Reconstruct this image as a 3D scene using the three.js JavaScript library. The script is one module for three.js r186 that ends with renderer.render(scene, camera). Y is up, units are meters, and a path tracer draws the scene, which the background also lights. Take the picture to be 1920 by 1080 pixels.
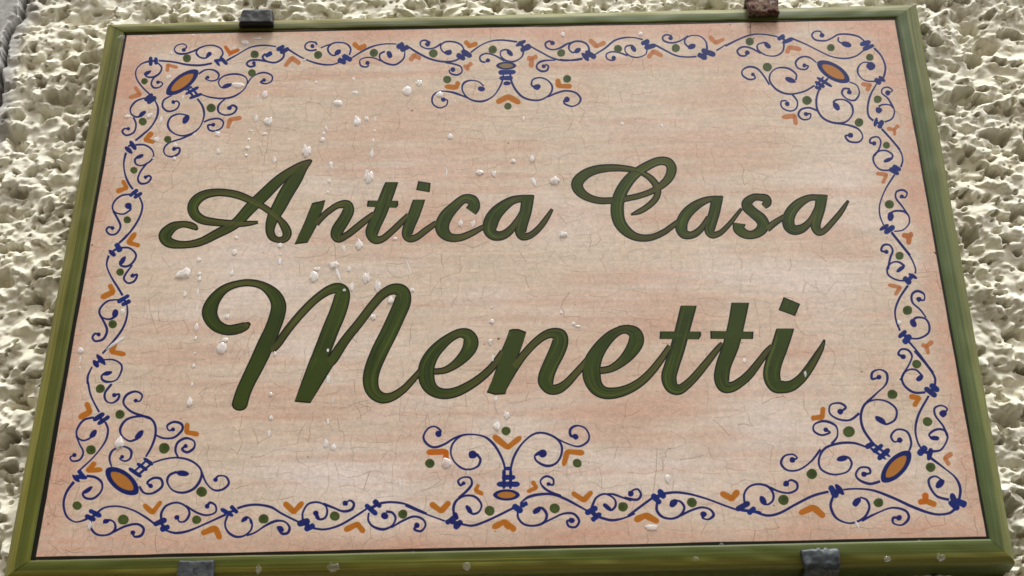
import * as THREE from 'three';
import { mergeGeometries, mergeVertices } from 'three/addons/utils/BufferGeometryUtils.js';

// ---------------------------------------------------------------- camera, sky, sun, exposure
const scene = new THREE.Scene();
const Y0 = 2.4;                                   // height of the middle of the plaque above the pavement
const FOCAL = 2800;                               // focal length in photo pixels (1920 x 1080)
const camera = new THREE.PerspectiveCamera(21.83176, 16 / 9, 0.05, 600);
const AX = new THREE.Vector3(0.9999218629, -0.0104311912, -0.0068890078);
const AY = new THREE.Vector3(0.0124948204, 0.8509265011, 0.5251361435);
const AZ = new THREE.Vector3(0.0003842438, -0.5251811878, 0.850990348);
const EYE = new THREE.Vector3(0.0012473876, Y0 - 0.6268264986, 0.9736200597);
camera.position.copy(EYE);
camera.quaternion.setFromRotationMatrix(new THREE.Matrix4().makeBasis(AX, AY, AZ));
scene.add(camera);

const renderer = new THREE.WebGLRenderer({ antialias: true });
renderer.toneMapping = THREE.LinearToneMapping;
renderer.toneMappingExposure = 1.5;
renderer.shadowMap.enabled = true;

// overcast sky: the standard overcast distribution, brightest overhead, three times dimmer at the horizon
{
  const w = 256, h = 128, d = new Float32Array(w * h * 4);
  for (let j = 0; j < h; j++) {
    const el = ((j + 0.5) / h - 0.5) * Math.PI, s = Math.max(0, Math.sin(el));
    const L = 2.3 * (1 + 2 * s) / 3;
    for (let i = 0; i < w; i++) {
      const k = (j * w + i) * 4;
      d[k] = L * 0.975; d[k + 1] = L; d[k + 2] = L * 1.03; d[k + 3] = 1;
    }
  }
  const sky = new THREE.DataTexture(d, w, h, THREE.RGBAFormat, THREE.FloatType);
  sky.mapping = THREE.EquirectangularReflectionMapping;
  sky.magFilter = sky.minFilter = THREE.LinearFilter;
  sky.needsUpdate = true;
  scene.background = sky; scene.environment = sky;
}
const sun = new THREE.DirectionalLight(new THREE.Color(1, 0.97, 0.91), 1.5);
sun.position.set(0.3, Y0 + 2.5, 0.85);
sun.target.position.set(0, Y0, 0);
sun.castShadow = true; sun.shadow.radius = 22; sun.shadow.mapSize.set(2048, 2048);
Object.assign(sun.shadow.camera, { left: -0.8, right: 0.8, top: 0.8, bottom: -0.8, near: 0.1, far: 6 });
scene.add(sun, sun.target);

// ---------------------------------------------------------------- helpers
let seed = 20240611;
const rnd = () => { seed = (seed + 0x6D2B79F5) | 0; let t = Math.imul(seed ^ (seed >>> 15), 1 | seed); t = (t + Math.imul(t ^ (t >>> 7), 61 | t)) ^ t; return ((t ^ (t >>> 14)) >>> 0) / 4294967296; };
const hash = (x, y, k = 0) => { let h = Math.imul(x | 0, 374761393) ^ Math.imul(y | 0, 668265263) ^ Math.imul(k + 11, 2147483647 - 982451653); h = Math.imul(h ^ (h >>> 13), 1274126177); h = Math.imul(h ^ (h >>> 15), 2246822519 | 0); return ((h ^ (h >>> 16)) >>> 0) / 4294967296; };
const smooth = (a, b, x) => { const t = Math.min(1, Math.max(0, (x - a) / (b - a))); return t * t * (3 - 2 * t); };
const lerp = (a, b, t) => a + (b - a) * t;
function noise(x, y, k = 0) {
  const i = Math.floor(x), j = Math.floor(y), u = x - i, v = y - j, a = u * u * (3 - 2 * u), b = v * v * (3 - 2 * v);
  return lerp(lerp(hash(i, j, k), hash(i + 1, j, k), a), lerp(hash(i, j + 1, k), hash(i + 1, j + 1, k), a), b);
}
function fbm(x, y, o, k = 0) { let s = 0, a = 0.5, n = 0; for (let q = 0; q < o; q++) { s += a * noise(x, y, k + q * 7); n += a; a *= 0.5; x = x * 2.03 + 17.1; y = y * 2.03 + 9.7; } return s / n; }
function worley(x, y, k) {                         // nearest and second nearest distance, id of nearest
  const i = Math.floor(x), j = Math.floor(y); let f1 = 9, f2 = 9, id = 0;
  for (let q = -1; q <= 1; q++) for (let p = -1; p <= 1; p++) {
    const cx = i + p + 0.1 + 0.8 * hash(i + p, j + q, k), cy = j + q + 0.1 + 0.8 * hash(i + p, j + q, k + 1);
    const d = Math.hypot(cx - x, cy - y);
    if (d < f1) { f2 = f1; f1 = d; id = hash(i + p, j + q, k + 2); } else if (d < f2) f2 = d;
  }
  return [f1, f2, id];
}
// a photo pixel is a direction; the plane it meets (z towards the viewer, 0 = face of the plaque) gives the place
function pix(px, py, z = 0) {
  const a = (px - 960) / FOCAL, b = -(py - 540) / FOCAL;
  const dx = AX.x * a + AY.x * b - AZ.x, dy = AX.y * a + AY.y * b - AZ.y, dz = AX.z * a + AY.z * b - AZ.z;
  const k = (z - EYE.z) / dz;
  return [EYE.x + dx * k, EYE.y + dy * k];
}
function tag(o, label, category, group) { o.userData = { ...o.userData, label, category }; if (group) o.userData.group = group; return o; }
const names = {};
function numbered(n) { const c = names[n] = (names[n] ?? -1) + 1; return c ? `${n}_${String(c).padStart(3, '0')}` : n; }
function put(o, name, parent = scene) { o.name = parent === scene ? numbered(name) : name; o.castShadow = o.receiveShadow = true; parent.add(o); return o; }
function dataTexture(data, w, h, srgb) {
  const t = new THREE.DataTexture(data, w, h, THREE.RGBAFormat);
  t.magFilter = THREE.LinearFilter; t.minFilter = THREE.LinearMipmapLinearFilter; t.generateMipmaps = true;
  t.wrapS = t.wrapT = THREE.RepeatWrapping; if (srgb) t.colorSpace = THREE.SRGBColorSpace; t.needsUpdate = true; return t;
}

// ---------------------------------------------------------------- pavement far below
{
  const g = new THREE.PlaneGeometry(300, 300); g.rotateX(-Math.PI / 2); g.translate(0, 0, 140);
  const m = new THREE.MeshStandardMaterial({ color: new THREE.Color().setRGB(0.07, 0.064, 0.056), roughness: 0.95 });
  put(new THREE.Mesh(g, m), 'pavement').userData.kind = 'structure';
}

// ---------------------------------------------------------------- houses across the lane: they shade the low sky and are what the glaze mirrors
function house(x0, x1, top, wall, label) {
  const h = new THREE.Group(); h.position.set((x0 + x1) / 2, 0, 6); put(h, 'house'); tag(h, label, 'house', 'houses across the lane');
  const w = x1 - x0, mw = new THREE.MeshStandardMaterial({ color: wall, roughness: 0.95 }), md = new THREE.MeshStandardMaterial({ color: new THREE.Color().setRGB(0.05, 0.07, 0.05), roughness: 0.7 }), mr = new THREE.MeshStandardMaterial({ color: new THREE.Color().setRGB(0.28, 0.13, 0.08), roughness: 0.9 });
  const body = new THREE.BoxGeometry(w, top, 6); body.translate(0, top / 2, 3); put(new THREE.Mesh(body, mw), 'wall', h);
  const eave = new THREE.BoxGeometry(w + 0.02, 0.18, 6.6); eave.translate(0, top + 0.09, 2.9); put(new THREE.Mesh(eave, mr), 'roof', h);
  for (let x = -w / 2 + 1.6; x < w / 2 - 1; x += 2.7) for (let y = 3.4; y < top - 1.6; y += 3) { const s = new THREE.BoxGeometry(1.1, 1.6, 0.06); s.translate(x, y, -0.03); put(new THREE.Mesh(s, md), 'shutters', h); }
}
house(-11, -0.4, 10.4, new THREE.Color().setRGB(0.36, 0.27, 0.17), 'tall ochre house with shuttered windows across the lane');
house(-0.38, 11, 5.9, new THREE.Color().setRGB(0.4, 0.31, 0.24), 'low pinkish house with shuttered windows across the lane');

// ---------------------------------------------------------------- outline of the plaque (metres on the wall)
const OUT = [[199, 41], [1721, 3], [1907, 1053], [2, 1087]].map((p) => pix(...p));      // outer edge: TL TR BR BL
const INN = [[233, 62.5], [1680.5, 34], [1855, 1010], [57, 1050.5]].map((p) => pix(...p)); // where the painted panel ends
const WALL_Z = -0.027;

// ---------------------------------------------------------------- roughcast wall and the old cement render beside it
const CRACK = [[60, -60], [57, -10], [54, 8], [50, 26], [38, 42], [27, 52], [25, 72], [20, 92], [19, 108], [11, 132], [9, 150], [9, 180], [4, 198], [0, 212], [-6, 245], [-30, 300]].map((p) => pix(p[0] - 13, p[1], WALL_Z + 0.004));
function crackX(y) {
  const c = CRACK; if (y >= c[0][1]) return c[0][0] + (y - c[0][1]) * 0.08;
  for (let i = 1; i < c.length; i++) if (y >= c[i][1]) { const t = (y - c[i][1]) / (c[i - 1][1] - c[i][1]); return lerp(c[i][0], c[i - 1][0], t); }
  return c[c.length - 1][0] - (c[c.length - 1][1] - y) * 0.9;
}
const jag = (y) => (fbm(y * 260, 3.3, 3, 51) - 0.5) * 0.0045;
function stuccoHeight(x, y) {
  const wx = x + (fbm(x * 75, y * 75, 3, 3) - 0.5) * 0.013, wy = y + (fbm(x * 75 + 9, y * 75 + 4, 3, 4) - 0.5) * 0.011;
  let h = (fbm(x * 32, y * 40, 3, 5) - 0.45) * 0.015;
  const [a, , ia] = worley(wx / 0.018, wy / 0.013, 20);                     // lumps thrown on with the trowel
  h += ia * 0.006 * (1 - smooth(0, 0.66, a));
  const [b, , ib] = worley(wx / 0.0085 + 31, wy / 0.0068, 30);              // small lumps
  if (ib > 0.3) h += ib * 0.0032 * (1 - smooth(0.05, 0.52, b));
  const [c, , ic] = worley(wx / 0.03 + 7, wy / 0.021 + 3, 40);              // ragged hollows left between them
  if (ic > 0.4) { const r = 0.14 + 0.24 * (ic - 0.4) / 0.6; h -= 0.0125 * (1 - smooth(r * 0.55, r * 1.1, c + (fbm(x * 210, y * 210, 2, 41) - 0.5) * 0.26)); }
  const [e, , ie] = worley(wx / 0.0135 + 2, wy / 0.0105, 45);
  if (ie > 0.52) { const r = 0.13 + 0.24 * (ie - 0.52) / 0.48; h -= 0.0072 * (1 - smooth(r * 0.5, r * 1.12, e + (noise(x * 380, y * 380, 46) - 0.5) * 0.16)); }
  const [p, , ip] = worley(x / 0.006 + 4, y / 0.0054 + 1, 48);              // pits
  if (ip > 0.88) h -= 0.0036 * (1 - smooth(0.12, 0.28, p));
  const rough = smooth(0.42, 0.66, fbm(x * 30, y * 30, 2, 47));             // gritty patches beside smooth ones
  h += (fbm(x * 280, y * 300, 3, 8) - 0.5) * (0.001 + 0.0028 * rough);
  return h * 1.1 - 0.0005;
}
function sheet(x0, x1, y0, y1, step, keep, place, color) {
  const nx = Math.round((x1 - x0) / step), ny = Math.round((y1 - y0) / step), id = new Int32Array((nx + 1) * (ny + 1)).fill(-1);
  const P = [], C = [], UV = [], I = [];
  const at = (i, j) => {
    const k = j * (nx + 1) + i; if (id[k] >= 0) return id[k];
    const x = x0 + i * step, y = y0 + j * step, p = place(x, y); id[k] = P.length / 3; P.push(...p); UV.push(x, y);
    if (color) C.push(...color(x, y, p[2]));
    return id[k];
  };
  for (let j = 0; j < ny; j++) for (let i = 0; i < nx; i++) if (keep(x0 + (i + 0.5) * step, y0 + (j + 0.5) * step)) {
    const a = at(i, j), b = at(i + 1, j), c = at(i + 1, j + 1), d = at(i, j + 1); I.push(a, b, c, a, c, d);
  }
  const g = new THREE.BufferGeometry();
  g.setAttribute('position', new THREE.Float32BufferAttribute(P, 3)); g.setAttribute('uv', new THREE.Float32BufferAttribute(UV, 2));
  if (color) g.setAttribute('color', new THREE.Float32BufferAttribute(C, 3));
  g.setIndex(I); g.computeVertexNormals(); return g;
}
const hidden = (x, y) => x > -0.322 && x < 0.322 && y > Y0 - 0.232 && y < Y0 + 0.228;      // behind the slab
{
  const place = (x, y) => {
    let h = stuccoHeight(x, y);
    const d = x - (crackX(y) + jag(y));                         // distance from the crack
    h -= 0.022 * (1 - smooth(0.0014, 0.003, d));
    const edge = smooth(0.004, 0.02, d); h = lerp(h * 0.35 - 0.001, h, edge);
    return [x + (fbm(x * 190, y * 190, 2, 60) - 0.5) * 0.0016, y - Math.max(-0.002, h) * 0.34 + (fbm(x * 190 + 5, y * 190, 2, 61) - 0.5) * 0.0016, WALL_Z + h];
  };
  const cream = (x, y) => {                                     // lime paint: cream, thinner and more ochre in patches, a few grey specks
    const n = fbm(x * 14, y * 14, 3, 70), g = fbm(x * 260, y * 260, 2, 74), d = x - (crackX(y) + jag(y));
    const grey = (1 - smooth(0.006, 0.016 + 0.008 * n, d + (g - 0.5) * 0.012)) * 0.85, t = smooth(0.4, 0.7, n) * 0.5, k = 0.93 + 0.14 * (g - 0.5);
    return [lerp(lerp(0.87, 0.83, t), 0.5, grey) * k, lerp(lerp(0.84, 0.785, t), 0.5, grey) * k, lerp(lerp(0.71, 0.62, t), 0.49, grey) * k];
  };
  const g = sheet(-0.6, 0.6, Y0 - 0.42, Y0 + 0.44, 0.00112, (x, y) => !hidden(x, y) && x > crackX(y) + jag(y) + 0.0013, place, cream);
  const m = new THREE.MeshStandardMaterial({ vertexColors: true, roughness: 0.9 });
  put(new THREE.Mesh(g, m), 'roughcast_wall').userData = { kind: 'structure', label: 'cream roughcast plaster wall behind the plaque' };

  const placeC = (x, y) => {
    const d = crackX(y) + jag(y) - x;
    let h = 0.003 + (fbm(x * 40, y * 40, 3, 80) - 0.5) * 0.002 + (fbm(x * 300, y * 300, 3, 83) - 0.5) * 0.0007;
    h -= 0.024 * (1 - smooth(0.0014, 0.0028, d));
    const chip = smooth(0.55, 0.7, fbm(x * 90, y * 90, 2, 86)) * (1 - smooth(0.004, 0.009, d)); h -= chip * 0.003;
    return [x, y, WALL_Z + h];
  };
  const colC = (x, y) => {
    const n = fbm(x * 60, y * 60, 3, 90), g = fbm(x * 520, y * 520, 2, 93), v = 0.34 + 0.14 * (n - 0.5) + 0.26 * (g - 0.5);
    const d = crackX(y) + jag(y) - x, pale = (1 - smooth(0.002, 0.012, d + (n - 0.5) * 0.012)) * 0.18;
    return [v + pale, (v + pale) * 0.99, (v + pale) * 0.95];
  };
  const gc = sheet(-0.6, -0.36, Y0 - 0.05, Y0 + 0.44, 0.00112, (x, y) => x < crackX(y) + jag(y) - 0.0013, placeC, colC);
  put(new THREE.Mesh(gc, new THREE.MeshStandardMaterial({ vertexColors: true, roughness: 0.92 })), 'cement_render').userData = { kind: 'structure', label: 'grey cement render beyond the crack in the wall' };
  // the solid wall behind both, so that nothing shows through the crack
  const back = new THREE.BoxGeometry(14, 9, 0.4); back.translate(0, 4.5, WALL_Z - 0.225);
  put(new THREE.Mesh(back, new THREE.MeshStandardMaterial({ color: new THREE.Color().setRGB(0.6, 0.57, 0.46), roughness: 1 })), 'house_wall').userData.kind = 'structure';
}
// ---------------------------------------------------------------- the painting on the glazed panel
// Curves traced over enlarged pieces of the photograph; each piece gives its corner and scale, and every point is taken to its place in metres on the panel.
const CW = 2048, CH = 1488, PX0 = -0.34, PX1 = 0.34, PY0 = Y0 - 0.247, PY1 = Y0 + 0.247;
const toCanvas = (px, py) => { const [x, y] = pix(px, py); return [(x - PX0) / (PX1 - PX0) * CW, (PY1 - y) / (PY1 - PY0) * CH]; };
const canvas = document.createElement('canvas'); canvas.width = CW; canvas.height = CH;
const ctx = canvas.getContext('2d');
const relief = document.createElement('canvas'); relief.width = CW; relief.height = CH;
const rtx = relief.getContext('2d');

// ground colour: cream wash with horizontal brush streaks of terracotta, greyer where the white slip shows
{
  const img = ctx.createImageData(CW, CH), d = img.data;
  const inside = (x, y) => {                     // metres to the nearest edge of the painted panel
    let m = 9; for (let i = 0; i < 4; i++) { const a = INN[i], b = INN[(i + 1) % 4], ex = b[0] - a[0], ey = b[1] - a[1], l = Math.hypot(ex, ey); m = Math.min(m, ((x - a[0]) * ey - (y - a[1]) * ex) / l); } return m;
  };
  const washes = [[820, 130, 70, 22, 0.55], [1130, 125, 240, 17, 0.6], [700, 118, 170, 22, 0.4], [300, 320, 120, 130, 0.25], [560, 770, 330, 40, 0.4], [1490, 640, 90, 80, 0.4], [960, 690, 260, 60, 0.12],
    [760, 430, 180, 36, 0.35], [1150, 770, 260, 40, 0.3], [1330, 420, 300, 30, 0.22], [560, 160, 260, 30, 0.25], [250, 130, 60, 60, 0.35], [1640, 110, 60, 110, 0.4], [260, 960, 200, 60, 0.3], [1000, 560, 200, 30, 0.2],
    [1250, 610, 260, 24, 0.25], [1300, 300, 240, 20, 0.22], [200, 560, 40, 220, 0.25]].map(([x, y, rx, ry, s]) => [...toCanvas(x, y), rx * 0.95, ry * 1.5, s]);
  const pales = [[480, 480, 160, 90, 0.6], [760, 340, 220, 50, 0.35], [1060, 430, 160, 60, 0.5], [1330, 520, 280, 40, 0.5], [640, 660, 160, 60, 0.4], [1540, 560, 120, 140, 0.45], [1000, 780, 200, 60, 0.35], [1420, 780, 190, 90, 0.7], [1250, 900, 240, 60, 0.6], [1600, 350, 120, 160, 0.4], [1700, 940, 140, 60, 0.4], [760, 900, 200, 60, 0.4], [880, 560, 180, 25, 0.5], [1250, 240, 240, 40, 0.35], [620, 900, 200, 60, 0.6], [500, 600, 200, 120, 0.3], [950, 850, 300, 90, 0.35]].map(([x, y, rx, ry, s]) => [...toCanvas(x, y), rx * 0.95, ry * 1.5, s]);
  const spot = (list, x, y) => { let s = 0; for (const [cx, cy, rx, ry, a] of list) { const u = (x - cx) / rx, v = (y - cy) / ry, q = u * u + v * v; if (q < 4) s += a * Math.exp(-q * 1.3); } return s; };
  for (let j = 0; j < CH; j++) for (let i = 0; i < CW; i++) {
    const x = PX0 + (i + 0.5) / CW * (PX1 - PX0), y = PY1 - (j + 0.5) / CH * (PY1 - PY0);
    const streak = fbm(x * 9, y * 150, 3, 100), fine = fbm(x * 55, y * 520, 2, 104), blot = fbm(x * 16, y * 24, 3, 108), grain = hash(i, j, 112), weave = fbm(x * 900, y * 900, 2, 113);
    const e = inside(x, y);
    const band = 1 - smooth(0.006, 0.024, e + (fbm(x * 24, y * 24, 2, 115) - 0.5) * 0.02 + (streak - 0.5) * 0.014);
    let pink = 0.4 * smooth(0.44, 0.74, streak * 0.5 + blot * 0.55) + spot(washes, i, j) * (0.55 + 1.3 * (streak - 0.35)) + band * (0.5 + 0.7 * (fine - 0.35));
    let pale = spot(pales, i, j) * (0.8 + 0.9 * (streak - 0.4)) + 0.3 * smooth(0.5, 0.7, fbm(x * 12 + 4, y * 40, 3, 118));
    pink = Math.min(1, Math.max(0, pink + (fine - 0.5) * 0.22)); pale = Math.min(1, Math.max(0, pale)) * (1 - pink * 0.7);
    let r = 207, g = 189, b = 170;
    r = lerp(r, 224, pale); g = lerp(g, 210, pale); b = lerp(b, 202, pale);
    r = lerp(r, 198, pink * 0.9); g = lerp(g, 155, pink * 0.9); b = lerp(b, 134, pink * 0.9);
    const k = 1 + (grain - 0.5) * 0.06 + (fbm(x * 330, y * 330, 2, 122) - 0.5) * 0.08 + (weave - 0.5) * 0.1 + (fine - 0.5) * 0.1, q = (j * CW + i) * 4;
    d[q] = r * k; d[q + 1] = g * k; d[q + 2] = b * k; d[q + 3] = 255;
  }
  ctx.putImageData(img, 0, 0);
  const rim = rtx.createImageData(CW, CH), rd = rim.data;
  for (let j = 0; j < CH; j++) for (let i = 0; i < CW; i++) {
    const v = 128 + (fbm(i / 70, j / 46, 3, 120) - 0.5) * 60 + (fbm(i / 9, j / 5, 2, 124) - 0.5) * 16, q = (j * CW + i) * 4;
    rd[q] = rd[q + 1] = rd[q + 2] = v; rd[q + 3] = 255;
  }
  rtx.putImageData(rim, 0, 0);
}
// hairline crazing of the glaze: wandering lines that branch at right angles
{
  ctx.lineCap = rtx.lineCap = 'round';
  const walk = (x, y, a, len, alpha, depth) => {
    const p = [[x, y]]; let dir = a;
    for (let s = 0; s < len; s += 7) {
      dir += (rnd() - 0.5) * 0.3; if (rnd() < 0.06) dir += (rnd() < 0.5 ? 1 : -1) * 1.2;
      x += Math.cos(dir) * 7; y += Math.sin(dir) * 7; p.push([x, y]);
      if (depth < 2 && rnd() < 0.07) walk(x, y, dir + (rnd() < 0.5 ? 1 : -1) * (1.35 + rnd() * 0.4), len * (0.3 + rnd() * 0.5), alpha * 0.85, depth + 1);
    }
    for (const [c, st] of [[ctx, `rgba(112,84,58,${alpha})`], [rtx, `rgba(40,40,40,${alpha})`]]) {
      c.strokeStyle = st; c.lineWidth = 0.9 + alpha * 1.2; c.beginPath(); p.forEach((q, i) => (i ? c.lineTo(...q) : c.moveTo(...q))); c.stroke();
    }
  };
  for (let n = 0; n < 560; n++) {
    const x = rnd() * CW, y = rnd() * CH, dense = 0.25 + 0.75 * smooth(0.3, 0.7, fbm(x / 300, y / 260, 2, 130)) * (0.45 + 0.55 * y / CH);
    if (rnd() > dense) continue;
    const base = rnd() < 0.5 ? 0 : Math.PI / 2;
    walk(x, y, base + (rnd() - 0.5) * 0.7 + (rnd() < 0.5 ? Math.PI : 0), 25 + rnd() * 110, 0.12 + 0.34 * rnd() * rnd(), 0);
  }
  const gx = 31, gy = 28, nx = Math.ceil(CW / gx), ny = Math.ceil(CH / gy);       // the net of fine crazing: a jittered lattice with most links missing
  const knot = (i, j) => [(i + (hash(i, j, 131) - 0.5) * 0.75) * gx, (j + (hash(i, j, 132) - 0.5) * 0.75) * gy];
  for (let j = 0; j <= ny; j++) for (let i = 0; i <= nx; i++) for (const [p, q] of [[1, 0], [0, 1]]) {
    const a = knot(i, j), b = knot(i + p, j + q), dense = 0.16 + 0.4 * smooth(0.3, 0.65, fbm(a[0] / 260, a[1] / 220, 2, 133)) + 0.3 * a[1] / CH;
    if (rnd() > dense) continue;
    const m = [(a[0] + b[0]) / 2 + (rnd() - 0.5) * 9, (a[1] + b[1]) / 2 + (rnd() - 0.5) * 9], al = 0.12 + 0.38 * rnd() * rnd();
    for (const [c, st] of [[ctx, `rgba(116,86,62,${al})`], [rtx, `rgba(40,40,40,${al})`]]) { c.strokeStyle = st; c.lineWidth = 0.8 + al * 1.5; c.beginPath(); c.moveTo(...a); c.lineTo(...m); c.lineTo(...b); c.stroke(); }
  }
  for (let n = 0; n < 420; n++) {                // pin holes and specks in the glaze
    const x = rnd() * CW, y = rnd() * CH, r = 0.6 + rnd() * rnd() * 2.2; ctx.fillStyle = `rgba(105,72,48,${0.15 + rnd() * 0.4})`; ctx.beginPath(); ctx.ellipse(x, y, r, r * (0.5 + rnd() * 0.5), rnd() * 3, 0, 7); ctx.fill();
  }
}
// ---- brush tools: points in zoom pixels, turned to photo pixels by the current piece, then to the canvas
let fx = 0, fy = 0, fs = 1;
const piece = (x, y, s) => { fx = x; fy = y; fs = s; };
const ph = (x, y) => [fx + x / fs, fy + y / fs];
function spline(p, n = 9) {                        // Catmull-Rom through points of any width
  const out = [], g = (i) => p[Math.min(p.length - 1, Math.max(0, i))];
  for (let i = 0; i < p.length - 1; i++) for (let s = 0; s < n; s++) {
    const t = s / n, a = g(i - 1), b = g(i), c = g(i + 1), d = g(i + 2);
    out.push(b.map((_, k) => 0.5 * (2 * b[k] + (c[k] - a[k]) * t + (2 * a[k] - 5 * b[k] + 4 * c[k] - d[k]) * t * t + (3 * b[k] - a[k] - 3 * c[k] + d[k]) * t * t * t)));
  }
  out.push(p[p.length - 1].slice()); return out;
}
const pairs = (a) => { const o = []; for (let i = 0; i < a.length; i += 2) o.push(ph(a[i], a[i + 1])); return o; };
const curves = [], thick = [], blobs = [], dots = [], vees = [], eyes = [];
const S = (a, rEnd = 0, rStart = 0) => { const p = pairs(a); curves.push(p); if (rEnd) blobs.push([...p[p.length - 1], rEnd / fs]); if (rStart) blobs.push([...p[0], rStart / fs]); };
const B = (x, y, r) => blobs.push([...ph(x, y), r / fs]);
const T = (x1, y1, x2, y2, w) => thick.push([...ph(x1, y1), ...ph(x2, y2), w * 1.42 / fs]);
const D = (x, y, r) => dots.push([...ph(x, y), r / fs]);
const V = (a, w, tone = 0) => vees.push([pairs(a), w * 1.28 / fs, tone]);
const E = (x, y, a, b, turn, tone = 0) => eyes.push([...ph(x, y), a / fs, b / fs, turn * Math.PI / 180, tone]);

piece(200, 40, 4);                                 // corner by the black clip
T(330, 265, 330, 335, 18); T(368, 270, 372, 325, 18); T(330, 298, 372, 298, 10);
S([325, 298, 260, 320, 220, 370, 225, 430, 265, 490, 320, 545]); S([380, 310, 412, 345, 400, 385, 360, 415, 310, 418, 285, 395, 305, 375]); T(288, 400, 325, 376, 22);
S([395, 390, 350, 430, 335, 470, 355, 498, 395, 495, 420, 470, 405, 455, 385, 457], 14); D(283, 450, 25); V([210, 490, 252, 548, 165, 575], 25, 1);
S([390, 295, 500, 305, 600, 325, 700, 330, 790, 315]); T(805, 297, 870, 288, 16); T(850, 268, 905, 325, 18); T(818, 298, 845, 330, 18);
S([578, 215, 600, 190, 575, 170, 530, 180, 508, 210, 530, 240, 590, 243, 660, 220, 720, 190, 790, 180, 850, 200, 872, 240, 855, 270], 0, 15);
S([770, 245, 745, 275, 700, 270, 672, 240, 690, 205, 730, 188], 0, 18); T(755, 262, 775, 240, 24); T(672, 240, 690, 262, 9); D(602, 278, 31); V([885, 185, 925, 240, 995, 212], 24, 2); V([925, 240, 935, 250], 30, 2);
S([900, 295, 980, 250, 1080, 195, 1180, 180, 1270, 190]); T(1275, 218, 1332, 184, 22); T(1300, 238, 1368, 202, 22); T(1290, 195, 1325, 225, 14);
S([1328, 215, 1325, 270, 1270, 308, 1200, 300, 1170, 270, 1190, 242]); T(1190, 262, 1240, 234, 22); S([1200, 300, 1130, 290, 1075, 295, 1050, 320, 1075, 340, 1110, 332, 1104, 314], 14);
D(1110, 247, 31); D(1090, 388, 29); V([455, 380, 458, 328, 535, 347], 23, 1); E(567, 458, 148, 58, -36.7);
T(590, 548, 690, 492, 15); T(620, 578, 715, 543, 15); T(605, 505, 650, 565, 11); T(640, 500, 690, 565, 11); T(585, 515, 640, 490, 12);
S([690, 395, 740, 365, 800, 365, 840, 395, 830, 435, 780, 447, 740, 430, 758, 420], 13);
S([700, 545, 780, 570, 880, 578, 960, 560, 1030, 510, 1055, 450, 1030, 410, 960, 395, 880, 410, 840, 450, 855, 492, 890, 496]); T(872, 494, 930, 473, 26);
S([1055, 470, 1080, 430, 1130, 395, 1190, 385, 1240, 410, 1235, 450, 1190, 468, 1155, 455, 1180, 441], 15); S([890, 580, 840, 630, 840, 680, 890, 703, 950, 690, 975, 650, 945, 630, 920, 650], 17);
D(783, 650, 34); V([908, 805, 925, 738, 1012, 722], 26, 1); S([490, 555, 430, 590, 420, 640, 460, 675, 520, 660, 545, 620, 525, 598, 500, 606], 15);
S([680, 580, 720, 640, 730, 710, 700, 790, 640, 840, 560, 858, 490, 830, 458, 780, 480, 720, 540, 695, 605, 705]); T(606, 718, 582, 752, 36); S([730, 755, 780, 735, 840, 730, 875, 755, 860, 800, 810, 822, 770, 815, 760, 780, 800, 776], 15);
S([640, 845, 560, 880, 470, 910, 430, 955, 440, 1000, 490, 1015, 540, 990, 545, 950, 505, 957], 15); D(458, 885, 28);
T(285, 595, 345, 545, 23); T(305, 614, 370, 567, 23); S([285, 575, 220, 600, 180, 650, 185, 695, 225, 718, 262, 705]); T(250, 710, 283, 680, 26);
S([200, 720, 220, 770, 205, 830, 150, 855, 118, 830, 132, 806, 163, 806], 14); S([360, 590, 385, 650, 375, 720, 330, 795, 270, 850, 215, 895]); D(270, 752, 30); V([345, 832, 288, 888, 358, 908], 28, 0);
piece(170, 220, 4.156);                            // down the left border
T(312, 195, 345, 243, 30); T(278, 238, 316, 272, 30); T(290, 225, 330, 215, 10);
S([275, 275, 258, 360, 270, 450, 300, 520, 330, 560]); S([350, 215, 420, 215, 475, 250, 490, 300, 460, 345, 400, 375, 355, 365, 345, 330, 368, 308]); T(362, 314, 402, 297, 24);
S([440, 355, 390, 420, 368, 480, 390, 515, 440, 510, 470, 475, 455, 455, 428, 466], 15); D(337, 413, 28); V([248, 488, 280, 550, 198, 580], 29, 0);
T(302, 615, 368, 562, 20); T(337, 628, 400, 587, 20); T(325, 580, 365, 610, 12); S([310, 600, 240, 610, 185, 655, 170, 710, 200, 745, 260, 752, 312, 718]); B(294, 690, 28); T(312, 715, 305, 690, 16);
S([175, 730, 210, 790, 232, 850, 200, 905, 150, 912, 122, 880, 140, 855, 170, 862], 16); S([380, 620, 403, 690, 380, 780, 310, 890, 225, 975]); D(285, 798, 29); V([352, 898, 292, 975, 383, 1000], 29, 0);
T(198, 980, 233, 1048, 30); T(152, 1042, 183, 1072, 30); T(170, 1045, 215, 1015, 12);
piece(130, 440, 3.857);
S([370, 95, 430, 95, 475, 130, 480, 165, 450, 210, 410, 230, 370, 220, 365, 190]); T(373, 205, 398, 168, 28); S([455, 220, 410, 280, 395, 320, 425, 350, 470, 335, 490, 290, 458, 296], 16);
S([285, 150, 270, 220, 300, 300, 350, 380, 385, 440]); D(367, 270, 28); V([290, 358, 318, 415, 228, 457], 30, 0); S([360, 60, 395, 28, 420, 0]);
T(347, 490, 433, 437, 20); T(378, 510, 443, 476, 20); T(385, 450, 415, 500, 12); S([360, 470, 280, 480, 225, 530, 220, 575, 250, 605, 300, 610, 340, 580]); T(326, 585, 338, 555, 36);
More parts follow.
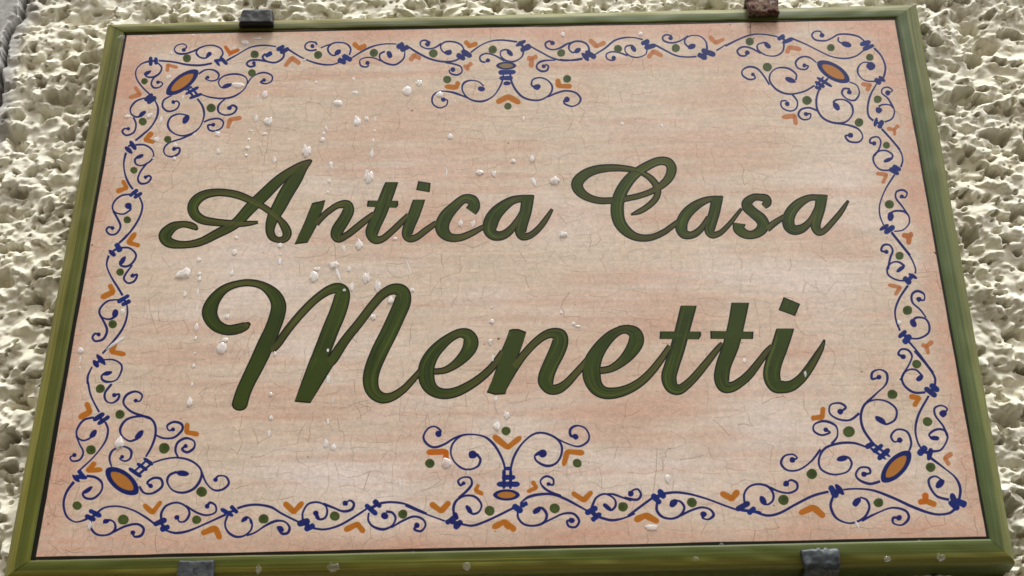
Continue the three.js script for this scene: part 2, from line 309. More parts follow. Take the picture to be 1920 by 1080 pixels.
S([220, 580, 260, 650, 272, 700, 245, 755, 190, 770, 168, 745, 185, 717, 212, 722], 16); S([415, 500, 420, 570, 395, 660, 340, 745, 240, 860]); D(313, 648, 31); V([335, 780, 305, 848, 408, 866], 29, 0);
T(208, 878, 252, 932, 30); T(178, 918, 205, 948, 30); T(190, 930, 235, 905, 14); S([250, 905, 320, 905, 375, 940, 375, 990, 340, 1050, 280, 1065, 240, 1050, 235, 1020, 262, 1000]); T(250, 1010, 300, 995, 26);
S([165, 955, 135, 1020, 132, 1080]);
piece(90, 720, 3.6);                               // corner by the grey square clip
S([270, -15, 290, 80, 345, 190]); D(353, 32, 31); S([430, 0, 385, 60, 390, 110, 430, 128, 470, 105, 480, 70, 447, 75], 15); V([257, 122, 285, 188, 207, 230], 29, 0);
T(305, 247, 380, 197, 20); T(335, 272, 415, 217, 20); T(340, 210, 375, 262, 12); S([310, 225, 240, 245, 195, 310, 200, 360, 240, 382, 285, 365]); T(292, 355, 316, 322, 30);
S([190, 350, 215, 410, 238, 460, 215, 510, 165, 520, 150, 495, 178, 480], 15); S([385, 255, 405, 310, 385, 390, 310, 490, 215, 580]); D(290, 445, 33); V([320, 528, 268, 584, 367, 577], 27, 0);
T(205, 580, 245, 640, 22); T(172, 622, 207, 655, 24); T(180, 625, 265, 632, 18); S([175, 660, 125, 730, 105, 810, 125, 890, 180, 930, 240, 920, 285, 895]);
S([260, 620, 320, 630, 362, 665, 360, 720, 310, 770, 255, 770, 235, 740, 262, 712]); T(248, 732, 293, 698, 24); D(197, 822, 31); T(277, 852, 360, 893, 22); T(250, 888, 320, 918, 22); T(290, 905, 330, 870, 14);
S([290, 900, 290, 970, 330, 1015, 400, 1018, 450, 985, 450, 940, 420, 918, 388, 926], 16); T(380, 934, 410, 920, 22); S([440, 1000, 520, 960, 600, 945, 645, 975, 630, 1020, 585, 1030, 572, 1003], 17);
S([320, 880, 380, 835, 470, 825, 570, 850, 660, 900, 720, 945]); D(508, 915, 36); V([643, 812, 705, 868, 765, 790], 27, 0); T(712, 950, 800, 912, 24); T(757, 985, 820, 960, 24); T(760, 935, 790, 975, 16);
S([765, 915, 765, 870, 800, 820, 870, 800, 930, 825, 955, 870, 930, 920, 890, 930, 870, 900], 17); S([930, 820, 1000, 865, 1070, 885, 1130, 865, 1130, 820, 1095, 800, 1074, 825], 17); D(1003, 915, 31);
S([790, 985, 860, 1005, 950, 990, 1080, 935, 1200, 880]); V([1033, 1010, 1130, 970, 1163, 1048], 31, 0); T(1165, 842, 1250, 890, 20); T(1232, 822, 1280, 870, 20); T(1190, 875, 1270, 850, 12);
E(500, 655, 135, 68, 37.5); T(645, 500, 708, 545, 17); T(600, 535, 670, 582, 17); T(545, 567, 630, 627, 17); T(570, 600, 660, 520, 10); T(605, 615, 695, 540, 10);
S([430, 560, 415, 500, 440, 445, 510, 422, 560, 450, 555, 500, 520, 520, 485, 505, 500, 492], 14); S([660, 490, 700, 420, 725, 340, 720, 270, 680, 225, 610, 218, 530, 240, 488, 300, 500, 350, 550, 385, 605, 368]); T(600, 362, 632, 325, 32);
S([690, 232, 640, 215, 560, 185, 510, 130, 530, 75, 590, 50, 635, 75, 620, 115, 592, 112], 14); S([730, 345, 780, 365, 850, 360, 905, 310, 900, 270, 850, 255, 805, 280, 815, 312, 843, 306], 14); V([940, 260, 935, 325, 1018, 340], 28, 0); D(485, 205, 32); D(785, 433, 37);
S([710, 530, 790, 505, 880, 497, 970, 520, 1030, 575, 1030, 640, 985, 705, 910, 733, 840, 715, 805, 660, 820, 615, 870, 592]); T(880, 600, 935, 606, 34); S([880, 497, 860, 450, 875, 395, 930, 365, 985, 385, 985, 430, 940, 460, 905, 440, 928, 418], 15);
S([1035, 590, 1070, 670, 1120, 715, 1180, 710, 1220, 670, 1200, 625, 1150, 620, 1130, 645], 15); S([615, 690, 650, 735, 710, 735, 770, 690, 760, 640, 710, 635, 670, 665, 692, 687], 16); D(1037, 727, 36);
piece(400, 880, 4.8);                              // along the bottom border
S([130, 410, 105, 490, 130, 560, 200, 605, 280, 595, 340, 540, 345, 470, 310, 430, 275, 440]); T(262, 462, 300, 432, 30); T(330, 450, 345, 490, 14); S([300, 595, 380, 565, 470, 505, 560, 465, 640, 470, 685, 520, 670, 570, 620, 578, 590, 545]); T(585, 525, 620, 545, 40);
S([215, 350, 300, 325, 400, 318, 520, 340, 620, 400, 780, 480]); D(452, 445, 45); V([635, 297, 725, 383, 808, 292], 40, 0); T(755, 495, 868, 460, 36); T(820, 543, 912, 502, 36); T(820, 480, 870, 525, 26);
S([805, 455, 805, 390, 850, 315, 930, 295, 1000, 320, 1025, 370, 1010, 430, 965, 450, 920, 430]); B(922, 395, 25); T(922, 395, 945, 445, 30); S([990, 310, 1080, 345, 1170, 378, 1245, 360, 1265, 310, 1230, 280, 1188, 305], 25); D(1092, 420, 44); S([900, 530, 1000, 540, 1120, 510, 1250, 440, 1380, 355]); V([1178, 550, 1295, 492, 1358, 568], 40, 0);
T(1367, 317, 1473, 408, 30); T(1442, 278, 1508, 340, 30); T(1400, 360, 1490, 310, 20); S([1400, 390, 1395, 460, 1440, 515, 1530, 540, 1610, 505, 1640, 440, 1610, 390, 1555, 380]); B(1542, 418, 33);
S([1600, 525, 1700, 465, 1800, 425, 1880, 445, 1910, 500, 1870, 555, 1810, 540, 1832, 503], 27); S([1500, 305, 1600, 295, 1720, 310, 1840, 360, 1920, 400]); D(1705, 402, 42);
piece(760, 780, 4.695);                            // the vase in the middle of the bottom border
S([0, 785, 120, 840, 350, 925]); V([218, 767, 315, 838, 392, 752], 38, 0); T(355, 945, 460, 878, 32); T(430, 990, 498, 922, 32); T(390, 930, 500, 952, 24); T(440, 860, 455, 900, 30);
S([430, 890, 425, 800, 460, 735, 540, 700, 620, 715, 670, 780, 650, 840, 600, 862, 550, 835]); T(545, 798, 575, 845, 34); S([470, 720, 540, 660, 585, 600, 570, 545, 510, 540, 465, 570, 485, 610, 512, 592], 18); D(742, 835, 45); S([490, 950, 590, 965, 700, 930, 830, 870, 950, 810]); V([765, 985, 875, 927, 970, 1010], 40, 0); V([875, 945, 920, 990], 40, 0);
T(945, 785, 1030, 845, 34); T(1010, 795, 1075, 765, 28); S([990, 840, 995, 900, 1050, 955, 1140, 965, 1220, 935, 1245, 870, 1210, 815, 1165, 810]); T(1135, 845, 1180, 818, 40); S([1200, 950, 1300, 900, 1390, 860, 1480, 860, 1530, 920, 1500, 975, 1440, 970, 1425, 925, 1465, 918], 26);
S([1010, 770, 1080, 715, 1180, 690, 1300, 690, 1420, 735, 1540, 800, 1630, 850]); S([1370, 705, 1270, 665, 1210, 620, 1190, 570, 1240, 530, 1300, 555, 1300, 605, 1262, 598], 18); D(1315, 812, 44); V([1465, 672, 1570, 742, 1645, 662], 38, 0); V([645, 600, 618, 655, 685, 690], 28, 0); V([1115, 572, 1155, 630, 1070, 668], 28, 0);
T(1585, 860, 1690, 802, 32); T(1640, 920, 1722, 855, 32); T(1640, 840, 1690, 890, 26); S([1640, 810, 1680, 720, 1760, 685, 1840, 730, 1850, 790, 1810, 828, 1760, 800]); T(1755, 782, 1800, 822, 34); S([1780, 685, 1830, 688, 1880, 705, 1990, 745]); S([1710, 890, 1800, 915, 1878, 910, 1960, 885, 2020, 855]);
E(890, 695, 118, 50, 0); S([865, 640, 875, 530, 870, 430, 830, 330, 770, 240, 690, 180, 580, 162, 490, 175, 420, 240, 400, 320, 430, 400, 500, 460, 570, 470, 640, 440, 660, 380, 625, 338], 0); B(592, 340, 36); T(600, 330, 640, 345, 24);
S([500, 170, 430, 195, 340, 250, 250, 275, 185, 240, 160, 180, 200, 110, 260, 92, 310, 130, 290, 158], 28); S([925, 640, 925, 530, 935, 430, 970, 330, 1040, 230, 1130, 160, 1220, 150, 1320, 190, 1375, 260, 1370, 350, 1320, 420, 1240, 438, 1160, 400, 1140, 350, 1180, 312]); B(1208, 332, 38); T(1150, 340, 1195, 318, 26);
S([1330, 195, 1420, 240, 1520, 268, 1600, 230, 1618, 170, 1580, 105, 1510, 85, 1455, 115, 1455, 170, 1498, 182], 26); T(850, 540, 968, 540, 32); T(805, 600, 1008, 600, 32); T(872, 462, 935, 462, 22); T(868, 640, 868, 470, 20); T(925, 640, 928, 470, 20);
V([772, 172, 900, 278, 1020, 182], 40, 0); D(885, 132, 39); V([185, 320, 360, 312, 350, 440], 40, 2); D(217, 417, 43); V([1575, 325, 1425, 312, 1392, 440], 38, 0); D(1513, 415, 40);
piece(1180, 860, 4.364);
S([-10, 468, 80, 400, 200, 312]); D(-52, 393, 41);
T(185, 290, 255, 368, 32); T(240, 252, 290, 322, 30); T(205, 320, 275, 290, 20); S([230, 350, 225, 420, 270, 475, 350, 490, 420, 460, 450, 400, 420, 352, 380, 342]); T(348, 375, 375, 348, 46);
S([420, 465, 500, 425, 590, 398, 660, 415, 690, 460, 650, 495, 600, 485, 607, 455], 26); S([280, 285, 380, 275, 500, 290, 640, 330, 760, 375, 870, 415]); D(512, 358, 41); V([745, 277, 840, 328, 893, 258], 38, 0); V([42, 505, 135, 462, 242, 520], 40, 0);
T(872, 420, 985, 358, 36); T(970, 452, 1030, 398, 32); T(900, 418, 1080, 440, 18); S([945, 370, 940, 290, 980, 230, 1050, 208, 1130, 225, 1175, 280, 1175, 340, 1130, 375, 1090, 350]); T(1080, 318, 1105, 362, 42); S([1150, 235, 1230, 270, 1310, 280, 1370, 250, 1370, 200, 1320, 175, 1282, 205], 25);
D(1262, 338, 44); S([1030, 435, 1130, 465, 1230, 445, 1360, 375, 1500, 305, 1630, 270]); V([1388, 450, 1505, 397, 1597, 478], 40, 0); T(1640, 222, 1700, 318, 38); T(1692, 222, 1748, 284, 36); T(1670, 285, 1740, 260, 24); D(1493, 127, 42); S([-40, 318, 60, 335, 95, 295, 70, 250, 25, 260, 12, 285], 24);
piece(1430, 660, 3.177);                           // corner by the lumpy lead clip
S([480, 820, 560, 815, 660, 825, 780, 870, 900, 925, 1020, 965, 1110, 960, 1160, 920]); S([420, 860, 405, 920, 440, 990, 520, 1020, 600, 990, 635, 930, 620, 882, 580, 865]); T(550, 905, 570, 880, 34); S([590, 1005, 680, 960, 770, 928, 850, 945, 870, 990, 830, 1030, 780, 1020, 778, 988, 812, 988], 18); D(690, 898, 29);
V([965, 838, 975, 888, 925, 895], 28, 2); V([975, 888, 1035, 912], 28, 0); T(1125, 842, 1160, 943, 26); T(1150, 882, 1213, 914, 28); T(1110, 890, 1160, 940, 20); S([1000, 630, 1080, 690, 1150, 750, 1178, 820, 1165, 900]);
S([1110, 880, 1040, 860, 1000, 810, 990, 760, 1030, 740, 1072, 768]); T(1043, 800, 1068, 770, 32); D(1000, 687, 29); V([1130, 602, 1085, 632, 1113, 676], 22, 1); T(927, 613, 975, 562, 28); T(988, 633, 1003, 582, 28); T(950, 590, 1005, 605, 14);
S([990, 260, 930, 370, 910, 460, 925, 540, 955, 585]); S([1010, 592, 1065, 580, 1102, 510, 1080, 465, 1030, 463, 992, 492, 1010, 515]); T(1005, 512, 1043, 514, 24); S([1100, 500, 1075, 440, 1030, 380, 1025, 335, 1065, 318, 1100, 340, 1075, 366], 22); D(982, 415, 29);
T(965, 212, 1035, 265, 22); T(997, 192, 1050, 233, 22); T(990, 240, 1035, 210, 14); S([905, -8, 980, 80, 1025, 150, 1025, 200]); S([970, 240, 900, 240, 845, 200, 830, 150, 860, 110, 910, 105, 950, 140]); T(925, 165, 948, 145, 26); D(918, 72, 27); V([872, 263, 932, 273, 900, 325], 24, 0);
E(795, 683, 123, 57, -47); T(612, 570, 665, 541, 20); T(657, 597, 715, 552, 18); T(687, 640, 755, 577, 20); T(650, 540, 760, 625, 11); T(640, 570, 735, 640, 11);
S([650, 535, 600, 460, 585, 380, 610, 310, 670, 285, 740, 295, 795, 340, 790, 400, 740, 430, 705, 418]); T(683, 392, 725, 422, 28); S([620, 300, 680, 245, 735, 190, 740, 130, 700, 105, 655, 120, 652, 160, 693, 150], 15); S([575, 365, 520, 405, 450, 400, 400, 365, 405, 315, 460, 305, 495, 330, 462, 356], 18);
V([360, 327, 355, 388, 288, 395], 25, 0); D(773, 252, 30); D(513, 475, 35); D(293, 727, 32); S([870, 595, 885, 540, 860, 475, 800, 462, 765, 500, 785, 535, 818, 525], 17); S([615, 565, 540, 542, 450, 545, 370, 575, 335, 640, 350, 700, 420, 730, 500, 715, 530, 670, 515, 632, 485, 624]); T(455, 640, 495, 628, 28);
S([410, 548, 445, 500, 435, 440, 370, 412, 310, 430, 305, 470, 350, 495, 400, 480, 376, 464], 15); S([345, 580, 290, 650, 220, 700, 150, 705, 110, 665, 130, 620, 180, 610, 205, 632, 177, 642], 18); S([700, 770, 640, 785, 580, 765, 555, 730, 580, 690, 630, 690, 640, 720, 604, 728], 17);
piece(1600, 430, 4);                               // up the right border
S([285, 25, 360, 120, 430, 210, 465, 290, 465, 330]); S([400, 385, 330, 380, 265, 345, 255, 290, 290, 250, 340, 245, 385, 275]); T(333, 312, 375, 283, 26); S([260, 300, 275, 220, 295, 160, 270, 118, 225, 120, 210, 160, 248, 168], 17); D(347, 198, 31); V([365, 42, 422, 52, 412, 115], 30, 1); V([420, 50, 445, 34], 26, 1);
T(377, 358, 430, 408, 26); T(425, 336, 470, 364, 24); T(400, 392, 440, 352, 20); S([410, 420, 350, 510, 315, 600, 320, 680, 350, 760]); V([258, 416, 352, 435, 312, 494], 23, 1); S([420, 815, 490, 818, 560, 780, 570, 720, 540, 670, 480, 660, 448, 680]); T(445, 690, 455, 718, 40);
S([545, 660, 500, 600, 445, 550, 440, 490, 480, 462, 530, 485, 530, 530, 492, 524], 20); D(407, 607, 36); T(347, 805, 388, 767, 30); T(377, 855, 430, 792, 30); T(365, 785, 410, 810, 16); S([415, 840, 500, 940, 600, 1075]); V([510, 864, 550, 878, 563, 938], 27, 1); V([550, 875, 598, 838], 26, 1);
S([380, 1075, 420, 1010, 440, 950, 410, 905, 360, 900, 338, 935, 374, 955], 20); S([380, 1075, 365, 1110, 350, 1130]);
piece(1600, 230, 4.32);
S([230, 50, 310, 140, 380, 230, 400, 300, 385, 360]); S([300, 385, 220, 380, 170, 330, 165, 270, 210, 230, 270, 228, 318, 262, 305, 300]); T(258, 312, 305, 290, 26); S([170, 270, 210, 210, 222, 150, 195, 115, 145, 125, 135, 160, 168, 168], 18); D(268, 182, 29); V([272, 47, 332, 58, 336, 105], 25, 1); V([332, 55, 368, 18], 24, 1);
T(292, 370, 368, 418, 26); T(317, 352, 385, 384, 26); T(320, 400, 365, 360, 16); S([335, 420, 260, 540, 215, 660, 215, 750, 245, 830]); V([183, 410, 270, 422, 236, 493], 26, 1); S([330, 880, 400, 870, 450, 820, 450, 760, 410, 720, 340, 715, 305, 730]); T(300, 742, 303, 778, 44);
S([440, 740, 390, 670, 345, 610, 350, 560, 400, 545, 435, 570, 420, 605, 392, 598], 18); D(292, 662, 37); V([392, 913, 442, 918, 450, 988], 29, 1); V([440, 915, 483, 895], 28, 1); T(222, 865, 275, 832, 28); T(252, 895, 333, 838, 28); T(245, 845, 300, 880, 14); S([310, 885, 380, 975, 460, 1075]);
piece(1360, 30, 4);                                // corner by the rusty clip
S([0, 225, 100, 175, 200, 140, 290, 138, 390, 155]); T(392, 175, 445, 147, 22); T(427, 203, 508, 168, 20); T(420, 160, 460, 195, 12); S([440, 210, 430, 265, 380, 298, 310, 295, 250, 260, 240, 220, 280, 200, 310, 203]); T(302, 208, 328, 232, 30); S([265, 280, 190, 240, 130, 232, 90, 260, 110, 295, 150, 298, 165, 275], 18);
D(183, 193, 31); V([458, 280, 482, 233, 570, 252], 27, 1); S([505, 170, 600, 210, 700, 260, 800, 305, 900, 318, 980, 300, 1040, 255]); S([725, 145, 710, 115, 665, 120, 650, 150, 680, 180, 750, 185, 800, 165, 850, 138, 930, 138, 1000, 155, 1050, 195], 0, 18); S([850, 158, 848, 188, 885, 210]); T(885, 208, 930, 218, 34);
T(1010, 215, 1090, 192, 22); T(1032, 250, 1115, 218, 22); T(1040, 205, 1085, 235, 14); D(793, 237, 29); D(1083, 310, 28); S([1115, 240, 1170, 300, 1200, 380, 1190, 450, 1170, 475]); S([1130, 490, 1050, 485, 1000, 440, 995, 390, 1030, 350, 1075, 347]); B(1092, 377, 33);
T(1122, 470, 1165, 510, 22); T(1157, 460, 1190, 488, 24); T(1130, 495, 1180, 465, 16); V([1017, 510, 1088, 518, 1060, 563], 24, 1); S([1140, 500, 1090, 590, 1068, 680, 1075, 750, 1110, 785]); S([1195, 795, 1250, 770, 1268, 710, 1235, 670, 1180, 665, 1150, 680]); B(1150, 706, 25); S([1260, 690, 1220, 620, 1175, 580, 1180, 545, 1220, 535, 1253, 560, 1218, 578], 20);
D(1143, 625, 30); T(1122, 820, 1135, 772, 24); T(1152, 843, 1180, 782, 26); T(1125, 795, 1170, 810, 12); S([1175, 850, 1250, 930, 1310, 1000]); E(810, 418, 140, 60, 31); T(687, 460, 800, 530, 15); T(672, 492, 745, 533, 17); T(672, 530, 720, 548, 15); T(775, 462, 700, 540, 11); T(738, 455, 680, 520, 11);
S([685, 350, 630, 310, 570, 308, 528, 345, 545, 390, 600, 400, 622, 375, 594, 370], 16); S([670, 520, 590, 565, 480, 585, 390, 555, 335, 490, 340, 430, 390, 390, 470, 392, 530, 435, 528, 480]); T(460, 470, 515, 490, 32); S([330, 515, 290, 450, 240, 395, 180, 380, 130, 405, 130, 445, 180, 475, 225, 465, 207, 437], 14);
S([500, 585, 540, 640, 530, 695, 480, 712, 425, 685, 420, 640, 460, 635]); B(464, 658, 18); D(315, 382, 34); D(613, 632, 35); D(1003, 798, 33); V([422, 760, 520, 748, 530, 818], 28, 1); S([690, 710, 630, 688, 570, 700, 548, 740, 580, 775, 630, 770, 640, 735, 604, 735], 16);
S([715, 530, 685, 610, 690, 700, 740, 770, 830, 803, 910, 790, 955, 730, 945, 665, 890, 628, 830, 630, 808, 650]); T(818, 660, 845, 692, 34); S([830, 805, 930, 820, 1000, 850, 1030, 905, 1000, 945, 930, 940, 900, 900, 938, 895], 20); S([930, 495, 985, 520, 1005, 580, 970, 632, 910, 620, 875, 580, 890, 545, 935, 548]); B(930, 570, 18);
piece(1060, 40, 5.647);                            // along the top border
S([-60, 405, 0, 410, 100, 412, 180, 400]); T(187, 350, 240, 408, 38); T(212, 318, 322, 388, 36); T(215, 380, 280, 345, 26); S([255, 320, 240, 260, 190, 220, 110, 212, 50, 240, 38, 290, 70, 328, 110, 325]); T(115, 318, 145, 298, 42); S([310, 355, 420, 285, 520, 205, 620, 175, 720, 172, 820, 195]); V([253, 192, 330, 265, 427, 222], 40, 1);
T(802, 240, 890, 207, 34); T(837, 283, 960, 252, 34); T(835, 215, 880, 275, 26); S([865, 290, 850, 350, 770, 382, 690, 370, 635, 320, 640, 270, 690, 255, 720, 262]); T(708, 275, 735, 308, 40); S([660, 365, 560, 330, 480, 325, 435, 350, 440, 395, 490, 415, 530, 402]); B(512, 386, 24);
D(558, 290, 43); V([873, 390, 930, 318, 1032, 370], 37, 1); S([960, 255, 1080, 320, 1180, 365, 1290, 378, 1390, 372]); T(1402, 347, 1498, 395, 36); T(1442, 302, 1588, 358, 38); T(1430, 375, 1510, 330, 26); S([1500, 300, 1490, 220, 1430, 160, 1340, 150, 1275, 180, 1265, 230, 1300, 270]); T(1318, 275, 1358, 258, 48);
S([1300, 150, 1220, 205, 1130, 228, 1050, 210, 1030, 170, 1070, 142, 1128, 155]); B(1115, 178, 24); D(1170, 283, 44); V([1522, 157, 1590, 228, 1685, 187], 37, 1); S([1600, 310, 1660, 272, 1702, 246]);
piece(760, 40, 5.0526);                            // the vase in the middle of the top border
S([25, 240, 120, 300, 230, 355, 350, 382, 450, 378, 520, 350]); V([42, 375, 85, 322, 148, 355], 37, 1); S([560, 280, 530, 225, 460, 195, 380, 195, 335, 230, 345, 275, 375, 300]); T(390, 300, 425, 292, 42); S([340, 210, 280, 250, 210, 260, 150, 235, 145, 195, 185, 180, 238, 203]); B(210, 218, 24); D(265, 305, 40);
T(487, 312, 565, 362, 32); T(532, 278, 628, 335, 34); T(510, 350, 590, 300, 22); V([562, 187, 610, 235, 685, 207], 38, 0); S([620, 295, 710, 230, 810, 188, 920, 178, 1060, 195]); S([380, 390, 460, 405, 525, 430, 535, 480, 490, 508, 430, 495, 415, 460]); B(450, 457, 24); V([548, 425, 590, 430, 590, 468], 30, 1); V([590, 428, 632, 393], 30, 1);
D(397, 553, 38); V([372, 617, 485, 627, 502, 568], 35, 0); T(1057, 227, 1130, 187, 34); T(1092, 280, 1188, 228, 36); T(1075, 190, 1130, 260, 20); S([1120, 290, 1100, 340, 1030, 380, 960, 375, 905, 330, 905, 285, 945, 268, 980, 275]); T(975, 285, 1003, 315, 36); S([940, 375, 850, 325, 770, 305, 710, 330, 715, 375, 760, 388], 0); B(782, 370, 22); D(828, 268, 40);
S([1190, 240, 1300, 300, 1400, 350, 1520, 372, 1680, 350]); V([1152, 347, 1200, 355, 1190, 438], 37, 1); V([1200, 352, 1252, 328], 36, 1); S([1395, 205, 1370, 188, 1330, 205, 1335, 245, 1390, 268, 1460, 255, 1530, 215, 1600, 192], 0, 22); D(1477, 300, 38); S([1420, 368, 1320, 372, 1260, 395, 1245, 440, 1290, 472, 1340, 465, 1355, 425, 1325, 407]); B(1310, 425, 20);
E(955, 420, 96, 38, 0, 1); T(882, 484, 1045, 479, 34); T(892, 538, 1018, 536, 30); T(942, 588, 985, 586, 32); S([925, 470, 925, 540, 890, 630, 830, 710, 740, 755, 650, 752, 580, 715, 540, 650, 550, 590, 610, 560, 690, 570, 742, 612]); T(702, 640, 735, 640, 42); S([590, 725, 500, 690, 420, 668, 320, 665, 260, 710, 260, 780, 320, 820, 385, 800, 400, 755, 380, 738]); B(358, 742, 22);
S([995, 470, 1000, 550, 1040, 640, 1110, 715, 1200, 745, 1290, 740, 1370, 690, 1392, 620, 1350, 560, 1280, 533, 1210, 550, 1195, 600, 1225, 625]); T(1230, 625, 1265, 618, 44); S([1350, 715, 1430, 680, 1520, 658, 1610, 675, 1660, 730, 1640, 780, 1580, 805, 1510, 780, 1505, 745]); B(1530, 740, 28); V([862, 768, 975, 712, 1090, 775], 40, 0); D(972, 803, 34); V([1442, 542, 1452, 613, 1578, 615], 38, 0); D(1533, 545, 38);
piece(500, 40, 6);
S([250, 320, 380, 400, 520, 460, 650, 488, 750, 485, 830, 455]); V([202, 508, 285, 412, 378, 480], 42, 1); S([930, 380, 945, 310, 900, 255, 820, 238, 740, 250, 690, 300, 700, 350, 740, 382, 780, 380]); T(785, 362, 815, 335, 46); S([720, 260, 660, 278, 610, 300]); S([562, 318, 500, 330, 440, 310, 435, 265, 480, 232, 550, 240, 562, 268]); B(515, 280, 24);
D(578, 378, 46); T(802, 427, 890, 474, 38); T(852, 384, 958, 440, 40); T(820, 455, 910, 415, 24); V([972, 242, 1040, 308, 1122, 267], 43, 0); S([960, 410, 1080, 335, 1200, 280, 1330, 255, 1460, 255]); T(1463, 300, 1542, 248, 38); T(1503, 328, 1598, 283, 40); T(1490, 265, 1545, 315, 24);
S([1555, 330, 1540, 420, 1450, 488, 1350, 475, 1280, 430, 1275, 370, 1330, 340]); T(1370, 355, 1392, 395, 48); S([1290, 450, 1200, 412, 1110, 410, 1050, 440, 1060, 500, 1120, 515, 1150, 495]); B(1135, 470, 24); D(1205, 357, 48);

// ---- paint the ornament
const outlineAt = (pts, wide, flat = 0) => {                 // polygon of a stroke: pts of [x, y, w] in photo pixels
  const L = [], R = [];
  pts.forEach((p, i) => { const a = pts[Math.max(0, i - 1)], b = pts[Math.min(pts.length - 1, i + 1)], dx = b[0] - a[0], dy = b[1] - a[1], l = Math.hypot(dx, dy) || 1, w = p[2] / 2 + wide; if (flat && ((flat & 2 && i < 6) || (flat & 4 && i > pts.length - 7))) { const k = flat & 2 && i < 6 ? i / 6 : (pts.length - 1 - i) / 6, sg = dy > 0 ? -1 : 1, nx = lerp(sg, -dy / l, k), ny = lerp(0, dx / l, k), q = Math.hypot(nx, ny); L.push([p[0] + nx / q * w, p[1] + ny / q * w]); R.push([p[0] - nx / q * w, p[1] - ny / q * w]); return; } L.push([p[0] - dy / l * w, p[1] + dx / l * w]); R.push([p[0] + dy / l * w, p[1] - dx / l * w]); });
  return [L, R];
};
function fillPoly(c, pts, style) { c.fillStyle = style; c.beginPath(); pts.forEach((p, i) => { const q = toCanvas(...p); i ? c.lineTo(...q) : c.moveTo(...q); }); c.closePath(); c.fill(); }
const stroke = (c, pts, wide, style, flat = 0) => { const [L, R] = outlineAt(pts, wide, flat); fillPoly(c, [...L, ...R.reverse()], style); };
const disc = (c, x, y, r, style, ry = r, turn = 0, wob = 0.08) => { const p = [], k = Math.floor(x * 3 + y); for (let i = 0; i < 28; i++) { const a = i / 28 * Math.PI * 2, q = 1 + (noise(Math.cos(a) * 1.5 + 7, Math.sin(a) * 1.5 + 7, k) - 0.5) * 2 * wob, u = Math.cos(a) * r * q, v = Math.sin(a) * ry * q; p.push([x + u * Math.cos(turn) - v * Math.sin(turn), y + u * Math.sin(turn) + v * Math.cos(turn)]); } fillPoly(c, p, style); };
const bar = (x1, y1, x2, y2, w) => { const k = Math.floor(x1 * 5 + y1), out = []; for (let i = 0; i <= 10; i++) { const t = i / 10, cap = Math.sqrt(Math.max(0.12, 1 - Math.pow(Math.abs(2 * t - 1), 7))); out.push([lerp(x1, x2, t), lerp(y1, y2, t), w * cap * (0.85 + 0.3 * noise(t * 3, k, 140))]); } return out; };
const inked = curves.map((p, k) => spline(p, 8).map(([x, y], i) => [x, y, (2.3 + 2.3 * noise(i / 11, k * 3.1, 150)) * lerp(0.92, 1.22, Math.min(1, Math.max(0, (y - 60) / 900)))]));
for (const p of inked) stroke(ctx, p, 1.5, 'rgba(214,204,194,0.3)');
for (const b of thick) if (Math.hypot(b[2] - b[0], b[3] - b[1]) >= b[4] * 1.75) stroke(ctx, bar(...b), 1.6, 'rgba(214,206,198,0.35)');
const VEE = ['172,98,20', '170,98,52', '180,90,8'];
for (const [p, w, tone] of vees) for (let i = 0; i < p.length - 1; i++) stroke(ctx, bar(...p[i], ...p[i + 1], w), 1.2, 'rgba(214,196,172,0.3)');
for (const [p, w, tone] of vees) {
  const al = tone === 1 ? 0.78 : 0.94;
  const seg = []; for (let i = 0; i < p.length - 1; i++) { const dx = p[i + 1][0] - p[i][0], dy = p[i + 1][1] - p[i][1], l = Math.hypot(dx, dy) || 1, e = w * 0.3; seg.push(bar(p[i][0] - (i ? dx / l * e : 0), p[i][1] - (i ? dy / l * e : 0), p[i + 1][0] + (i < p.length - 2 ? dx / l * e : 0), p[i + 1][1] + (i < p.length - 2 ? dy / l * e : 0), w)); }
  for (const s of seg) stroke(ctx, s, 0, `rgba(${VEE[tone]},${al})`);
}
for (const p of inked) stroke(ctx, p, 0, 'rgba(20,22,88,0.94)');
for (const b of thick) { const ln = Math.hypot(b[2] - b[0], b[3] - b[1]); if (ln < b[4] * 1.75) { disc(ctx, (b[0] + b[2]) / 2, (b[1] + b[3]) / 2, (ln + b[4] * 0.6) / 2, 'rgba(16,22,94,0.97)', b[4] * 0.42, Math.atan2(b[3] - b[1], b[2] - b[0]), 0.12); continue; } stroke(ctx, bar(...b), 0.2, hash(b[0] * 9, b[1] * 9, 3) > 0.5 ? 'rgba(12,32,106,0.96)' : 'rgba(18,28,92,0.96)'); }
for (const [x, y, r] of blobs) disc(ctx, x, y, r * 0.98, 'rgba(16,20,92,0.97)', r * 0.95, 0, 0.12);
for (const [x, y, r] of dots) { disc(ctx, x, y, r * 1.12, 'rgba(208,196,176,0.25)'); disc(ctx, x, y, r, 'rgba(58,72,28,0.96)', r * 0.96, 0, 0.07); const q = hash(x * 5, y * 5, 6) * 6.28; disc(ctx, x + r * 0.25 * Math.cos(q), y + r * 0.25 * Math.sin(q), r * 0.55, q > 3.14 ? 'rgba(38,50,18,0.4)' : 'rgba(84,98,48,0.35)', r * 0.5, 0, 0.15); }
